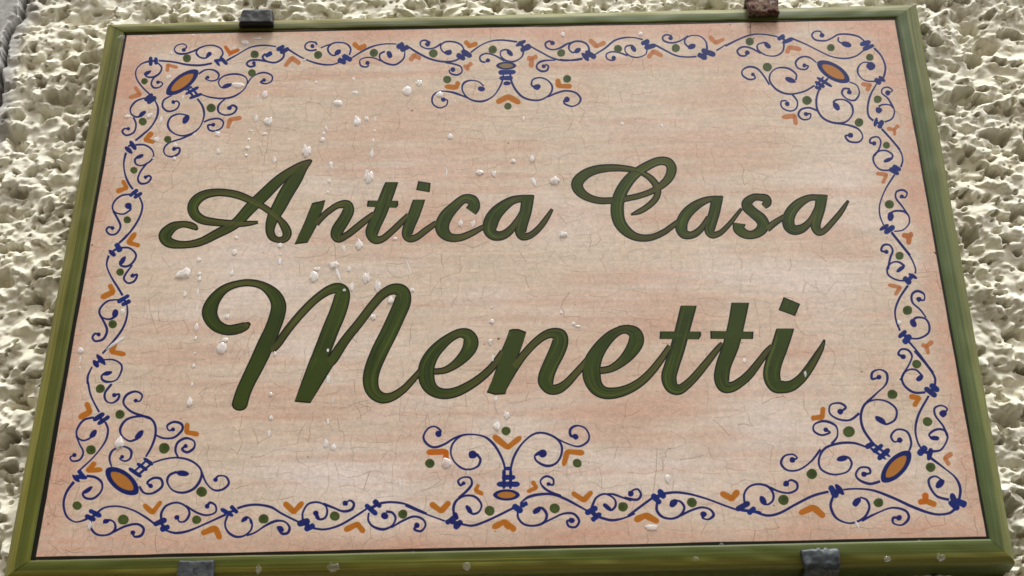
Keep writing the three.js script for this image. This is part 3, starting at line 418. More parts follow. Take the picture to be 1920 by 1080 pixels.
for (const [x, y, a, b, turn, tone] of eyes) {     // pointed ovals: blue rim, ochre heart
  const lens = (s, q, style, pw) => { const p = []; for (let i = 0; i < 60; i++) { const t = i / 60 * Math.PI * 2, c = Math.cos(t), u = a * s * c, v = b * q * Math.sign(Math.sin(t)) * Math.pow(Math.abs(Math.sin(t)), pw); p.push([x + u * Math.cos(turn) - v * Math.sin(turn), y + u * Math.sin(turn) + v * Math.cos(turn)]); } fillPoly(ctx, p, style); };
  lens(1.05, 1.08, 'rgba(210,200,190,0.3)', 1.1); lens(1, 1, 'rgb(16,28,90)', 1.15); lens(0.7, 0.6, tone ? 'rgb(128,110,76)' : 'rgb(166,108,46)', 1.25);
  if (!tone) for (let i = 0; i < 9; i++) { const t = (i - 4) / 4.6, p = []; for (let s = -4; s <= 4; s++) { const u = a * 0.6 * s / 4 * Math.sqrt(1 - t * t), v = b * 0.55 * t * (1 - s * s / 40); p.push([x + u * Math.cos(turn) - v * Math.sin(turn), y + u * Math.sin(turn) + v * Math.cos(turn), 0.9 + hash(i, 3, 9)]); } stroke(ctx, p, 0, i % 2 ? 'rgba(222,160,80,0.16)' : 'rgba(146,84,20,0.18)'); }
}
// ---- the lettering: pen strokes [x, y, width], one list per stroke
const pens = [], shapes = [];
const pen = (a, round) => { const p = []; for (let i = 0; i < a.length; i += 3) p.push([...ph(a[i], a[i + 1]), a[i + 2] / fs]); pens.push([spline(p, 12), round]); };
const poly = (a) => shapes.push(pairs(a));
piece(280, 280, 4.8);                              // A n
pen([420, 712, 28, 405, 698, 46, 360, 680, 52, 290, 674, 50, 205, 702, 78, 142, 775, 106, 180, 838, 84, 300, 858, 57, 450, 835, 62, 605, 760, 72, 775, 665, 82, 905, 530, 95, 1030, 410, 98, 1170, 275, 84, 1300, 178, 58, 1380, 132, 42, 1448, 106, 26], 1);
pen([1448, 110, 26, 1388, 160, 70, 1315, 265, 110, 1235, 390, 118, 1165, 520, 112, 1110, 620, 95, 1086, 720, 72, 1105, 785, 62, 1160, 815, 42, 1218, 803, 58, 1240, 755, 72, 1215, 690, 66, 1165, 625, 46, 1080, 555, 48, 1000, 503, 48, 900, 453, 56, 800, 412, 60, 700, 392, 58, 600, 388, 60, 500, 407, 70, 425, 455, 84, 391, 520, 88, 415, 590, 84, 490, 637, 68, 600, 655, 58, 720, 665, 52, 860, 668, 42, 978, 655, 16]);
poly([1465, 490, 1580, 462, 1562, 530, 1522, 620, 1500, 690, 1425, 835, 1310, 850, 1400, 660, 1440, 560]);
pen([1500, 670, 50, 1545, 620, 46, 1610, 560, 46, 1700, 503, 50, 1775, 500, 76, 1792, 550, 92, 1755, 630, 94, 1698, 720, 100, 1684, 775, 92, 1712, 805, 60, 1790, 765, 52, 1860, 710, 54, 1940, 645, 50, 2022, 580, 36]);
piece(640, 300, 4.5714);                           // t i c a
pen([433, 190, 97, 380, 330, 103, 335, 450, 103, 283, 560, 103, 262, 630, 98, 290, 682, 68, 350, 678, 50, 430, 615, 46, 510, 538, 44, 575, 470, 30], 2); poly([232, 349, 480, 352, 483, 385, 465, 408, 225, 401]);
poly([664, 185, 760, 200, 752, 273, 647, 255]); pen([667, 340, 92, 622, 470, 90, 580, 570, 88, 565, 640, 80, 590, 673, 58, 645, 662, 48, 725, 603, 46, 815, 538, 36], 2);
pen([1110, 440, 92, 1138, 395, 92, 1120, 345, 84, 1050, 335, 66, 970, 400, 78, 898, 480, 100, 864, 560, 110, 878, 620, 100, 930, 662, 68, 1010, 667, 54, 1100, 635, 48, 1220, 572, 32]);
pen([1648, 328, 50, 1560, 328, 50, 1470, 345, 62, 1390, 395, 86, 1318, 465, 108, 1278, 545, 118, 1276, 605, 104, 1312, 645, 80, 1380, 645, 68, 1448, 600, 60, 1515, 510, 42, 1555, 430, 30]);
pen([1600, 303, 100, 1580, 440, 92, 1547, 555, 90, 1538, 620, 86, 1562, 655, 60, 1622, 643, 48, 1690, 588, 44, 1750, 512, 38, 1808, 420, 16], 2);
piece(1050, 280, 5.6857);                          // C
pen([755, 695, 6, 830, 668, 42, 905, 628, 52, 980, 570, 56, 1030, 505, 58, 1040, 435, 64, 1018, 370, 64, 960, 303, 56, 890, 258, 46, 820, 228, 44, 740, 210, 52, 620, 198, 62, 500, 200, 72, 380, 218, 82, 270, 265, 96, 192, 340, 112, 186, 400, 110, 230, 465, 90, 310, 515, 70, 420, 545, 62, 540, 545, 58, 640, 538, 54, 720, 521, 52, 830, 498, 52, 940, 462, 52, 1030, 418, 58, 1110, 360, 72, 1168, 290, 86, 1190, 210, 96, 1165, 148, 86, 1110, 124, 80, 1035, 130, 78, 940, 172, 84, 840, 232, 90, 745, 315, 108, 662, 435, 120, 617, 560, 126, 612, 680, 128, 640, 785, 116, 710, 872, 98, 800, 928, 76, 900, 945, 65, 1000, 930, 58, 1110, 880, 54, 1180, 830, 50, 1258, 772, 46]);
piece(1240, 340, 5.0526);                          // a s a
pen([580, 162, 42, 480, 165, 46, 400, 188, 62, 310, 240, 84, 240, 305, 96, 200, 375, 100, 190, 440, 104, 215, 495, 84, 272, 510, 62, 332, 487, 58, 392, 428, 48, 445, 335, 30]); pen([532, 142, 100, 502, 295, 95, 467, 410, 95, 460, 470, 86, 492, 507, 58, 562, 485, 42, 640, 410, 36, 700, 335, 28, 760, 258, 18], 2);
pen([968, 238, 44, 1000, 205, 74, 990, 165, 70, 930, 150, 56, 870, 155, 62, 815, 200, 86, 818, 245, 92, 872, 298, 88, 945, 360, 98, 966, 420, 104, 930, 475, 88, 860, 507, 70, 790, 497, 76, 735, 450, 95, 738, 398, 108]); pen([1000, 450, 60, 1080, 390, 50, 1165, 335, 40]);
pen([1570, 155, 44, 1480, 153, 48, 1400, 158, 54, 1310, 205, 78, 1240, 275, 95, 1205, 350, 104, 1210, 420, 102, 1255, 460, 86, 1322, 452, 76, 1382, 410, 60, 1430, 345, 44, 1475, 240, 30]); pen([1520, 132, 102, 1502, 255, 92, 1470, 370, 86, 1462, 430, 82, 1492, 480, 64, 1542, 468, 48, 1602, 408, 46, 1680, 318, 42, 1730, 248, 32, 1772, 182, 12], 2);
piece(360, 510, 4);                                // M
pen([418, 392, 34, 400, 405, 54, 345, 425, 68, 265, 435, 70, 185, 402, 86, 138, 335, 105, 136, 275, 104, 172, 200, 82, 240, 130, 58, 330, 92, 45, 430, 80, 46, 530, 103, 54, 610, 165, 86, 648, 240, 104, 640, 320, 106, 602, 430, 106, 550, 550, 116, 490, 680, 112, 425, 810, 104, 385, 900, 104, 357, 992, 108], 1);
pen([596, 590, 40, 645, 535, 52, 720, 430, 52, 820, 310, 52, 920, 210, 52, 1010, 145, 58, 1080, 122, 72, 1125, 145, 96, 1122, 205, 112, 1090, 310, 116, 1040, 430, 116, 990, 560, 116, 935, 700, 116]);
poly([890, 650, 960, 610, 1060, 640, 1078, 668, 990, 805, 888, 978, 772, 968, 838, 790]);
pen([1030, 680, 60, 1060, 645, 70, 1150, 510, 62, 1250, 385, 58, 1350, 255, 58, 1430, 168, 60, 1510, 128, 72, 1575, 150, 98, 1580, 220, 116, 1535, 330, 116, 1475, 460, 116, 1405, 600, 116, 1350, 740, 110, 1341, 840, 106, 1370, 910, 90, 1430, 945, 74, 1500, 935, 58, 1580, 885, 48, 1640, 825, 42, 1725, 728, 34]);
piece(760, 600, 5.3333);                           // e n
pen([285, 515, 50, 390, 503, 56, 490, 450, 74, 580, 370, 102, 640, 285, 130, 655, 210, 140, 622, 148, 112, 550, 130, 80, 460, 168, 80, 360, 245, 102, 270, 345, 124, 215, 460, 146, 210, 570, 150, 240, 660, 130, 310, 720, 104, 410, 738, 94, 520, 715, 88, 640, 655, 80, 750, 580, 74, 850, 490, 68, 920, 400, 58, 970, 310, 36]);
poly([1040, 106, 1075, 96, 1130, 96, 1205, 125, 1170, 240, 1115, 385, 1130, 480, 1060, 600, 1012, 690, 1002, 735, 900, 742, 818, 718, 870, 600, 910, 490, 930, 390, 980, 270, 1012, 190]);
pen([1090, 470, 80, 1180, 352, 68, 1280, 242, 68, 1380, 162, 74, 1465, 132, 88, 1542, 155, 128, 1548, 225, 150, 1510, 330, 150, 1452, 450, 142, 1410, 560, 146, 1408, 630, 140, 1450, 692, 96, 1530, 688, 88, 1615, 632, 74, 1700, 540, 64, 1780, 450, 58, 1860, 345, 40]);
piece(1080, 550, 4);                               // e t t i
pen([180, 580, 44, 260, 565, 48, 340, 515, 64, 410, 440, 90, 452, 360, 106, 440, 300, 92, 390, 272, 62, 330, 278, 56, 250, 330, 74, 170, 425, 98, 122, 525, 122, 118, 620, 126, 148, 700, 104, 210, 745, 84, 300, 746, 74, 400, 715, 64, 490, 660, 57, 570, 582, 52, 640, 492, 45, 705, 395, 34]);
pen([845, 93, 110, 802, 260, 103, 762, 410, 103, 716, 550, 105, 697, 630, 106, 718, 700, 90, 772, 722, 70, 832, 685, 58, 900, 617, 54, 980, 520, 48, 1060, 420, 38, 1098, 375, 24], 2); poly([636, 286, 930, 289, 933, 315, 916, 344, 632, 341]);
pen([1232, 71, 122, 1202, 230, 114, 1162, 390, 114, 1110, 530, 106, 1092, 630, 106, 1112, 695, 90, 1168, 703, 70, 1235, 665, 62, 1300, 608, 58, 1370, 520, 48, 1430, 440, 40, 1470, 393, 24], 2); poly([1012, 284, 1325, 289, 1322, 342, 1015, 341]);
poly([1560, 33, 1675, 82, 1640, 167, 1525, 125]); pen([1570, 265, 122, 1527, 400, 118, 1480, 530, 118, 1468, 620, 118, 1497, 688, 104, 1552, 704, 84, 1620, 692, 74, 1690, 638, 64, 1750, 560, 58, 1800, 480, 48, 1840, 410, 32, 1864, 348, 6], 2);
// halo, dark contour, then green body with the marks of the brush
const ends = (c, [p, round], wide, style) => { if (round === 1) for (const q of [p[0], p[p.length - 1]]) disc(c, q[0], q[1], q[2] / 2 + wide, style, q[2] / 2 * 0.8 + wide, 0, 0); };
const grow = (p, w) => { const cx = p.reduce((a, q) => a + q[0], 0) / p.length, cy = p.reduce((a, q) => a + q[1], 0) / p.length; return p.map(([x, y]) => { const l = Math.hypot(x - cx, y - cy) || 1; return [x + (x - cx) / l * w * 1.25, y + (y - cy) / l * w * 1.25]; }); };
for (const s of pens) { stroke(ctx, s[0], 2.6, 'rgba(214,204,188,0.25)'); }
for (const s of pens) { stroke(ctx, s[0], 1.3, 'rgb(12,14,6)', s[1]); ends(ctx, s, 1.3, 'rgb(12,14,6)'); }
for (const s of shapes) fillPoly(ctx, grow(s, 1.2), 'rgb(12,14,6)');
for (const s of shapes) fillPoly(ctx, grow(s, -1.1), 'rgb(50,64,15)');
for (const s of pens) {
  const [L, R] = outlineAt(s[0], -1.2, s[1]); ends(ctx, s, -1.2, 'rgb(50,64,16)');
  for (let i = 0; i < L.length - 1; i++) {         // thin upstrokes were laid on thinner and browner
    const w = s[0][i][2], t = smooth(9, 21, w), n = noise(s[0][i][0] / 40, s[0][i][1] / 40, 160);
    const c = [lerp(72, 48, t), lerp(70, 62, t), lerp(32, 14, t)].map((v) => Math.round(v * (0.9 + 0.24 * n)));
    const j = Math.min(L.length - 1, i + 2); fillPoly(ctx, [L[i], L[j], R[j], R[i]], `rgb(${c})`);
  }
}
pens.forEach(([p], k) => {                         // hair marks of the brush along each stroke
  for (let n = 0; n < 11; n++) {
    const off = (rnd() - 0.5) * 0.74, a = Math.floor(rnd() * p.length * 0.6), b = Math.min(p.length - 1, a + 6 + Math.floor(rnd() * p.length * 0.5)), q = [];
    for (let i = a; i <= b; i++) { const u = p[Math.max(0, i - 1)], v = p[Math.min(p.length - 1, i + 1)], dx = v[0] - u[0], dy = v[1] - u[1], l = Math.hypot(dx, dy) || 1; const f = Math.sin((i - a) / (b - a) * Math.PI); q.push([p[i][0] - dy / l * p[i][2] * off, p[i][1] + dx / l * p[i][2] * off, (0.4 + p[i][2] * 0.09) * f]); }
    if (q.length > 3) stroke(ctx, q, 0, n % 3 ? (n % 2 ? 'rgba(104,110,58,0.4)' : 'rgba(78,100,26,0.36)') : 'rgba(24,36,10,0.45)');
  }
});
for (const s of shapes) { const [a, b, , c] = [s[0], s[1], s[2], s[s.length - 1]]; for (let n = 0; n < 4; n++) { const t = 0.15 + 0.7 * rnd(), u = [lerp(a[0], b[0], t), lerp(a[1], b[1], t)], v = [u[0] + (c[0] - a[0]) * 0.8, u[1] + (c[1] - a[1]) * 0.8]; stroke(ctx, bar(lerp(u[0], v[0], 0.15), lerp(u[1], v[1], 0.15), v[0], v[1], 1.2), 0, 'rgba(84,96,46,0.3)'); } }
// dark line round the panel, drawn by hand: heavier at the left and below
{
  const line = [[235.5, 64], [1679, 35.6], [1852.5, 1008], [62, 1047]], wd = [[2.2, 1.8], [2.6, 4.2], [4.6, 5.4], [9.5, 3.6]];
  for (let i = 0; i < 4; i++) { const a = line[i], b = line[(i + 1) % 4], p = []; for (let s = -1; s <= 61; s++) { const t = s / 60; p.push([lerp(a[0], b[0], t) + (noise(t * 20, i, 170) - 0.5) * 0.9, lerp(a[1], b[1], t) + (noise(t * 20, i + 9, 171) - 0.5) * 0.9, lerp(wd[i][0], wd[i][1], t) + (noise(t * 34, i, 172) - 0.5) * 1.2 + 0.8]); } stroke(ctx, p, 0, 'rgba(15,15,9,0.97)'); }
}
// rust run under the iron clip, chips and fly specks
for (let k = 0; k < 26; k++) { const t = k / 25; disc(ctx, 1407 + (noise(t * 6, 1, 175) - 0.5) * 1.6, 36 + t * 34, 0.5 + noise(t * 9, 2, 176), `rgba(96,58,38,${(0.55 * noise(t * 5, 3, 177) + 0.1).toFixed(2)})`); }
for (const [x, y, r, al] of [[1407, 51, 1.3, 0.8], [1413, 72, 1.8, 0.6], [1369, 46, 1.6, 0.5], [1453, 42, 1.8, 0.5], [1756, 474, 2.8, 0.95], [1752, 473, 1.6, 0.5], [935, 635, 2.2, 0.8], [1616, 697, 1.4, 0.9], [1451, 948, 1.5, 0.8], [173, 459, 2, 0.7], [953, 268, 1.2, 0.8], [577, 857, 1.4, 0.7], [1391, 643, 1.2, 0.8], [773, 207, 2.4, 0.4], [1104, 868, 1.2, 0.6]]) disc(ctx, x, y, r, `rgba(58,34,20,${al})`, r * 0.8, 0, 0.3);
const panelMap = new THREE.CanvasTexture(canvas); panelMap.colorSpace = THREE.SRGBColorSpace; panelMap.anisotropy = 8;
const panelRelief = new THREE.CanvasTexture(relief);

// ---------------------------------------------------------------- the plaque
const plaque = new THREE.Group(); plaque.position.set(0, Y0, 0); put(plaque, 'ceramic_plaque');
tag(plaque, 'hand painted ceramic name plaque with green border and script lettering on the wall', 'plaque');
const local = (p) => [p[0], p[1] - Y0];
{ // painted panel: a slab with a softly uneven glazed face
  const nx = 120, ny = 84, P = [], UV = [], I = [], q = INN;
  for (let j = 0; j <= ny; j++) for (let i = 0; i <= nx; i++) {
    const u = i / nx, v = j / ny, x = lerp(lerp(q[0][0], q[1][0], u), lerp(q[3][0], q[2][0], u), v), y = lerp(lerp(q[0][1], q[1][1], u), lerp(q[3][1], q[2][1], u), v);
    P.push(x, y - Y0, (fbm(x * 9, y * 9, 2, 180) - 0.5) * 0.0006 - 0.0003 * (i === 0 || j === 0 || i === nx || j === ny ? 1 : 0)); UV.push((x - PX0) / (PX1 - PX0), (y - PY0) / (PY1 - PY0));
  }
  for (let j = 0; j < ny; j++) for (let i = 0; i < nx; i++) { const a = j * (nx + 1) + i, b = a + nx + 1; I.push(a, b, a + 1, a + 1, b, b + 1); }
  const rim = []; for (let i = 0; i <= nx; i++) rim.push(i); for (let j = 1; j <= ny; j++) rim.push(j * (nx + 1) + nx); for (let i = nx - 1; i >= 0; i--) rim.push(ny * (nx + 1) + i); for (let j = ny - 1; j > 0; j--) rim.push(j * (nx + 1));
  const base = P.length / 3; for (const k of rim) { P.push(P[3 * k], P[3 * k + 1], -0.02); UV.push(UV[2 * k], UV[2 * k + 1]); }
  rim.forEach((k, n) => { const m = (n + 1) % rim.length; I.push(k, rim[m], base + n, rim[m], base + m, base + n); });
  const g = new THREE.BufferGeometry(); g.setAttribute('position', new THREE.Float32BufferAttribute(P, 3)); g.setAttribute('uv', new THREE.Float32BufferAttribute(UV, 2)); g.setIndex(I); g.computeVertexNormals();
  const n = g.attributes.normal; for (const k of rim) n.setXYZ(k, 0, 0, 1);
  const m = new THREE.MeshPhysicalMaterial({ map: panelMap, roughness: 0.4, specularIntensity: 0.35, bumpMap: panelRelief, bumpScale: 0.00035 });
  const o = put(new THREE.Mesh(g, m), 'painted_panel', plaque); o.userData.label = 'cream and pink crazed panel with the lettering and scrollwork';
}
{ // glazed green border: profile swept round the slab with mitred corners
  // profile: share of the way from inner edge (0) to outer edge (1), depth z
  const prof = [[0, -0.0185], [0, -0.0012], [0.02, 0.0002], [0.12, 0.0006], [0.3, 0.0006], [0.5, 0.0004], [0.62, 0], [0.72, -0.0004], [0.8, -0.0009], [0.87, -0.0016], [0.93, -0.0026], [0.97, -0.0038], [1, -0.0058], [1.0, -0.02], [0.995, -0.031], [0.99, -0.042]];
  const N = 220, P = [], UV = [], I = []; let run = 0;
  const vs = [0]; for (let k = 1; k < prof.length; k++) vs.push(vs[k - 1] + Math.hypot((prof[k][0] - prof[k - 1][0]) * 0.017, prof[k][1] - prof[k - 1][1]));
  for (let s = 0; s < 4; s++) {
    const a = s, b = (s + 1) % 4, L = Math.hypot(OUT[b][0] - OUT[a][0], OUT[b][1] - OUT[a][1]), base = P.length / 3;
    for (let i = 0; i <= N; i++) {
      const t = i / N;
      prof.forEach(([f, z], k) => {
        const wob = f > 0.05 ? (noise(run * 40 + t * L * 60, k * 0.4, 190) - 0.5) * 0.0007 : 0;
        const ax = lerp(INN[a][0], OUT[a][0], f), ay = lerp(INN[a][1], OUT[a][1], f), bx = lerp(INN[b][0], OUT[b][0], f), by = lerp(INN[b][1], OUT[b][1], f);
        P.push(lerp(ax, bx, t), lerp(ay, by, t) - Y0, z + (f > 0.05 && f < 1 ? wob : 0)); UV.push((s + 0.02 + t * L / 0.75) / 4, vs[k] / 0.064);
      });
    }
    const c = prof.length; for (let i = 0; i < N; i++) for (let k = 0; k < c - 1; k++) { const p = base + i * c + k, q = p + c; I.push(p, p + 1, q, q, p + 1, q + 1); }
    run += L + 0.13;
  }
  const g = new THREE.BufferGeometry(); g.setAttribute('position', new THREE.Float32BufferAttribute(P, 3)); g.setAttribute('uv', new THREE.Float32BufferAttribute(UV, 2)); g.setIndex(I); g.computeVertexNormals();
  // brushed green glaze: long streaks, thinner and yellower towards the rounded edge where it ran off
  const w = 2048, h = 256, d = new Uint8Array(w * h * 4);
  for (let j = 0; j < h; j++) for (let i = 0; i < w; i++) {
    const v = j / h, per = (k) => Math.sin(i / w * Math.PI * 2) * k, pc = (k) => Math.cos(i / w * Math.PI * 2) * k;
    const s1 = fbm(i / 130 + per(0.1), j / 5, 3, 200), s2 = fbm(i / 34, j / 2.2, 2, 204), bl = fbm(i / 90, j / 40, 2, 208);
    const thin = smooth(0.4, 0.45, v + (s1 - 0.5) * 0.1) * (1 - smooth(0.57, 0.63, v + (s1 - 0.5) * 0.08)) * 0.95 + smooth(0.5, 0.75, s1) * 0.35;
    const sd = Math.min(3, Math.floor(i / w * 4)), al = i / w * 4 - sd, coolTint = sd === 0 ? smooth(0.25, 0.6, al + (s1 - 0.5) * 0.3) * 0.6 : sd === 1 ? 0.85 : sd === 2 ? 0.55 - 0.4 * al : 0.1;   // cooler green towards the right: part pigment, part sky reflection painted in
    let r = lerp(lerp(76, 72, coolTint), lerp(116, 104, coolTint), thin), gg = lerp(lerp(80, 88, coolTint), lerp(110, 108, coolTint), thin), b = lerp(lerp(16, 50, coolTint), lerp(38, 62, coolTint), thin); const k = 0.8 + 0.3 * s2 + 0.24 * (bl - 0.5) + 0.06;
    const q = (j * w + i) * 4; d[q] = r * k; d[q + 1] = gg * k; d[q + 2] = b * k; d[q + 3] = 255;
  }
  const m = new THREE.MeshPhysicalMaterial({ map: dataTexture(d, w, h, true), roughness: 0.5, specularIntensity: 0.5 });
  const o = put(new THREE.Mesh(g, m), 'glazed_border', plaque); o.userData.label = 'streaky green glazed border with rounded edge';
}
// ---------------------------------------------------------------- the four metal clips that hold it
// a strip of metal: closed side outline (y, z) swept across x, then dented
function clip(name, x0, x1, outline, { dent = 0.0004, freq = 260, taper = 0, skew = 0, round = 0.0012, ragged = 0, seedK = 0 }) {
  const M = 36, pts = []; // subdivide the outline
  outline.forEach((a, i) => { const b = outline[(i + 1) % outline.length], n = Math.max(1, Math.round(Math.hypot(b[0] - a[0], b[1] - a[1]) / 0.0011)); for (let k = 0; k < n; k++) pts.push([lerp(a[0], b[0], k / n), lerp(a[1], b[1], k / n)]); });
  const n = pts.length, cy = (Math.max(...pts.map((p) => p[0])) + Math.min(...pts.map((p) => p[0]))) / 2, yMax = Math.max(...pts.map((p) => p[0])), yMin = Math.min(...pts.map((p) => p[0])), zMax = Math.max(...pts.map((p) => p[1]));
  const cz = pts.reduce((a, p) => a + p[1], 0) / n;
  const P = [], I = [], UV = [], xm = (x0 + x1) / 2, hw = (x1 - x0) / 2;
  const vert = (u, [y, z]) => {                    // u in -1..1 across
    const e = Math.max(0, Math.abs(u) * hw - (hw - round)) / round, inset = round * (1 - Math.sqrt(Math.max(0, 1 - e * e)));
    const ty = (y - yMin) / (yMax - yMin || 1);
    let x = xm + u * hw * (1 + taper * (ty - 0.5)), yy = y + (y > cy ? -1 : 1) * inset * 0.5, zz = z - (z > zMax - 0.004 ? inset : 0);
    const d = (k) => (fbm(x * freq + k * 3.1, (yy + zz * 0.6) * freq + k, 3, 210 + seedK) - 0.5) * 2 * dent;
    x += d(1) + skew * (ty - 0.5); yy += d(2) + ragged * (noise(x * 420, 2, 215 + seedK) - 0.5) * (ty > 0.5 === taper > 0 ? 1 : 0.5); zz += d(3) * 1.6;
    P.push(x, yy, zz); UV.push(x * 20, (y + z) * 20);
  };
  for (let i = 0; i <= M; i++) { const u = -Math.cos(Math.PI * i / M); for (const p of pts) vert(u, p); }
  for (let i = 0; i < M; i++) for (let k = 0; k < n; k++) { const a = i * n + k, b = i * n + (k + 1) % n; I.push(a, b, a + n, b, b + n, a + n); }
  for (const i of [0, M]) { const sh = THREE.ShapeUtils.triangulateShape(pts.map((p) => new THREE.Vector2(p[1], p[0])), []); for (const f of sh) { const t = f.map((k) => i * n + k); I.push(...t); } }
  const g = new THREE.BufferGeometry(); g.setAttribute('position', new THREE.Float32BufferAttribute(P, 3)); g.setAttribute('uv', new THREE.Float32BufferAttribute(UV, 2)); g.setIndex(I); g.computeVertexNormals(); return g;
}
function mottled(a, b, freq, k, lo = 0.4, hi = 0.62, c = null) { // two metals' colours mixed in patches, with a third as specks
  const w = 256, d = new Uint8Array(w * w * 4), f = (v) => v * 255;
  for (let j = 0; j < w; j++) for (let i = 0; i < w; i++) {
    const n = fbm(i / w * freq, j / w * freq, 4, k), t = smooth(lo, hi, n), s = c ? smooth(0.6, 0.68, fbm(i / w * freq * 2.3, j / w * freq * 2.3, 3, k + 30)) : 0, g = 0.85 + 0.3 * hash(i, j, k), q = (j * w + i) * 4;
    for (let e = 0; e < 3; e++) d[q + e] = Math.min(255, lerp(lerp(a[e], b[e], t), c ? c[e] : 0, s) * g); d[q + 3] = 255;
  }
  return dataTexture(d, w, w, true);
}
const side = (x, ya, yb, z) => { const a = pix(x, ya, z), b = pix(x, yb, z); return [a, b]; };
const HOLD = 'metal clips holding the plaque';
{ // black clip over the top edge
  const zf = 0.0075, [tx, ty] = pix(480, 14, zf), [, by] = pix(480, 43, zf), x0 = pix(450, 30, zf)[0], x1 = pix(511, 30, zf)[0];
  const o = [[by, zf - 0.0012], [by + 0.0012, zf], [ty - 0.0028, zf], [ty - 0.0006, zf - 0.002], [ty, zf - 0.005], [ty, -0.05], [ty - 0.0045, -0.05], [ty - 0.0045, 0.0014], [by, 0.0014]].map((p) => [p[0], p[1]]);
  const g = clip('metal_clip', x0, x1, o, { dent: 0.00028, freq: 200, taper: -0.12, round: 0.0022, seedK: 1 });
  const m = new THREE.MeshPhysicalMaterial({ map: mottled([22, 24, 26], [34, 37, 40], 6, 300), roughness: 0.42, metalness: 0.2 });
  tag(put(new THREE.Mesh(g, m), 'metal_clip'), 'chunky black painted metal clip over the top edge of the plaque', 'clip', HOLD);
}
{ // rusty clip over the top edge
  const zf = 0.008, [, ty] = pix(1432, -16, zf), [, by] = pix(1432, 22, zf), x0 = pix(1403, 12, zf)[0], x1 = pix(1461, 12, zf)[0];
  const o = [[by, zf - 0.001], [by + 0.001, zf], [ty - 0.003, zf - 0.0008], [ty, zf - 0.004], [ty + 0.0005, -0.05], [ty - 0.005, -0.05], [ty - 0.005, 0.0014], [by, 0.0014]];
  const g = clip('metal_clip', x0, x1, o, { dent: 0.0008, freq: 230, taper: 0.05, round: 0.001, ragged: 0.003, seedK: 2 });
  const m = new THREE.MeshPhysicalMaterial({ map: mottled([74, 46, 36], [104, 74, 58], 9, 310, 0.4, 0.6, [128, 118, 104]), roughness: 0.85, metalness: 0.1 });
  tag(put(new THREE.Mesh(g, m), 'metal_clip'), 'rusty brown iron clip over the top edge of the plaque', 'clip', HOLD);
}
{ // flat grey clip under the bottom edge
  const zf = 0.0034, [, ty] = pix(366, 1050, zf), edge = pix(366, 1083, 0)[1] - 0.0035, x0 = pix(332, 1070, zf)[0], x1 = pix(400, 1070, zf)[0];
  const o = [[ty, 0.0012], [ty, zf - 0.0008], [ty - 0.0008, zf], [edge - 0.001, zf], [edge - 0.003, zf - 0.0012], [edge - 0.0042, zf - 0.004], [edge - 0.0045, -0.05], [edge - 0.0018, -0.05], [edge - 0.0016, -0.002], [edge, 0.0008], [edge + 0.003, 0.0012]];
  const g = clip('metal_clip', x0, x1, o, { dent: 0.00035, freq: 180, taper: -0.02, round: 0.0016, seedK: 3 });
  const m = new THREE.MeshPhysicalMaterial({ map: mottled([56, 61, 64], [70, 76, 79], 10, 320, 0.35, 0.65, [44, 48, 52]), roughness: 0.55, metalness: 0.35 });
  tag(put(new THREE.Mesh(g, m), 'metal_clip'), 'flat slate grey metal clip hooked under the bottom edge of the plaque', 'clip', HOLD);
}
{ // lumpy lead clip under the bottom edge
  const zf = 0.0046, [, ty] = pix(1540, 1027, zf), edge = pix(1540, 1061, 0)[1] - 0.0018, x0 = pix(1507, 1050, zf)[0], x1 = pix(1576, 1050, zf)[0];
  const o = [[ty, 0.001], [ty, zf - 0.0014], [ty - 0.0012, zf], [edge + 0.001, zf], [edge - 0.002, zf - 0.001], [edge - 0.0036, zf - 0.004], [edge - 0.004, -0.05], [edge - 0.001, -0.05], [edge - 0.0008, -0.002], [edge + 0.0008, 0.0006], [edge + 0.004, 0.001]];
  const g = clip('metal_clip', x0, x1, o, { dent: 0.0009, freq: 110, taper: 0.16, round: 0.001, ragged: 0.0024, seedK: 4 });
  const m = new THREE.MeshPhysicalMaterial({ map: mottled([50, 56, 58], [66, 72, 75], 8, 330, 0.4, 0.6), roughness: 0.48, metalness: 0.45 });
  tag(put(new THREE.Mesh(g, m), 'metal_clip'), 'crumpled lead grey clip with hammer dents hooked under the bottom edge', 'clip', HOLD);
}
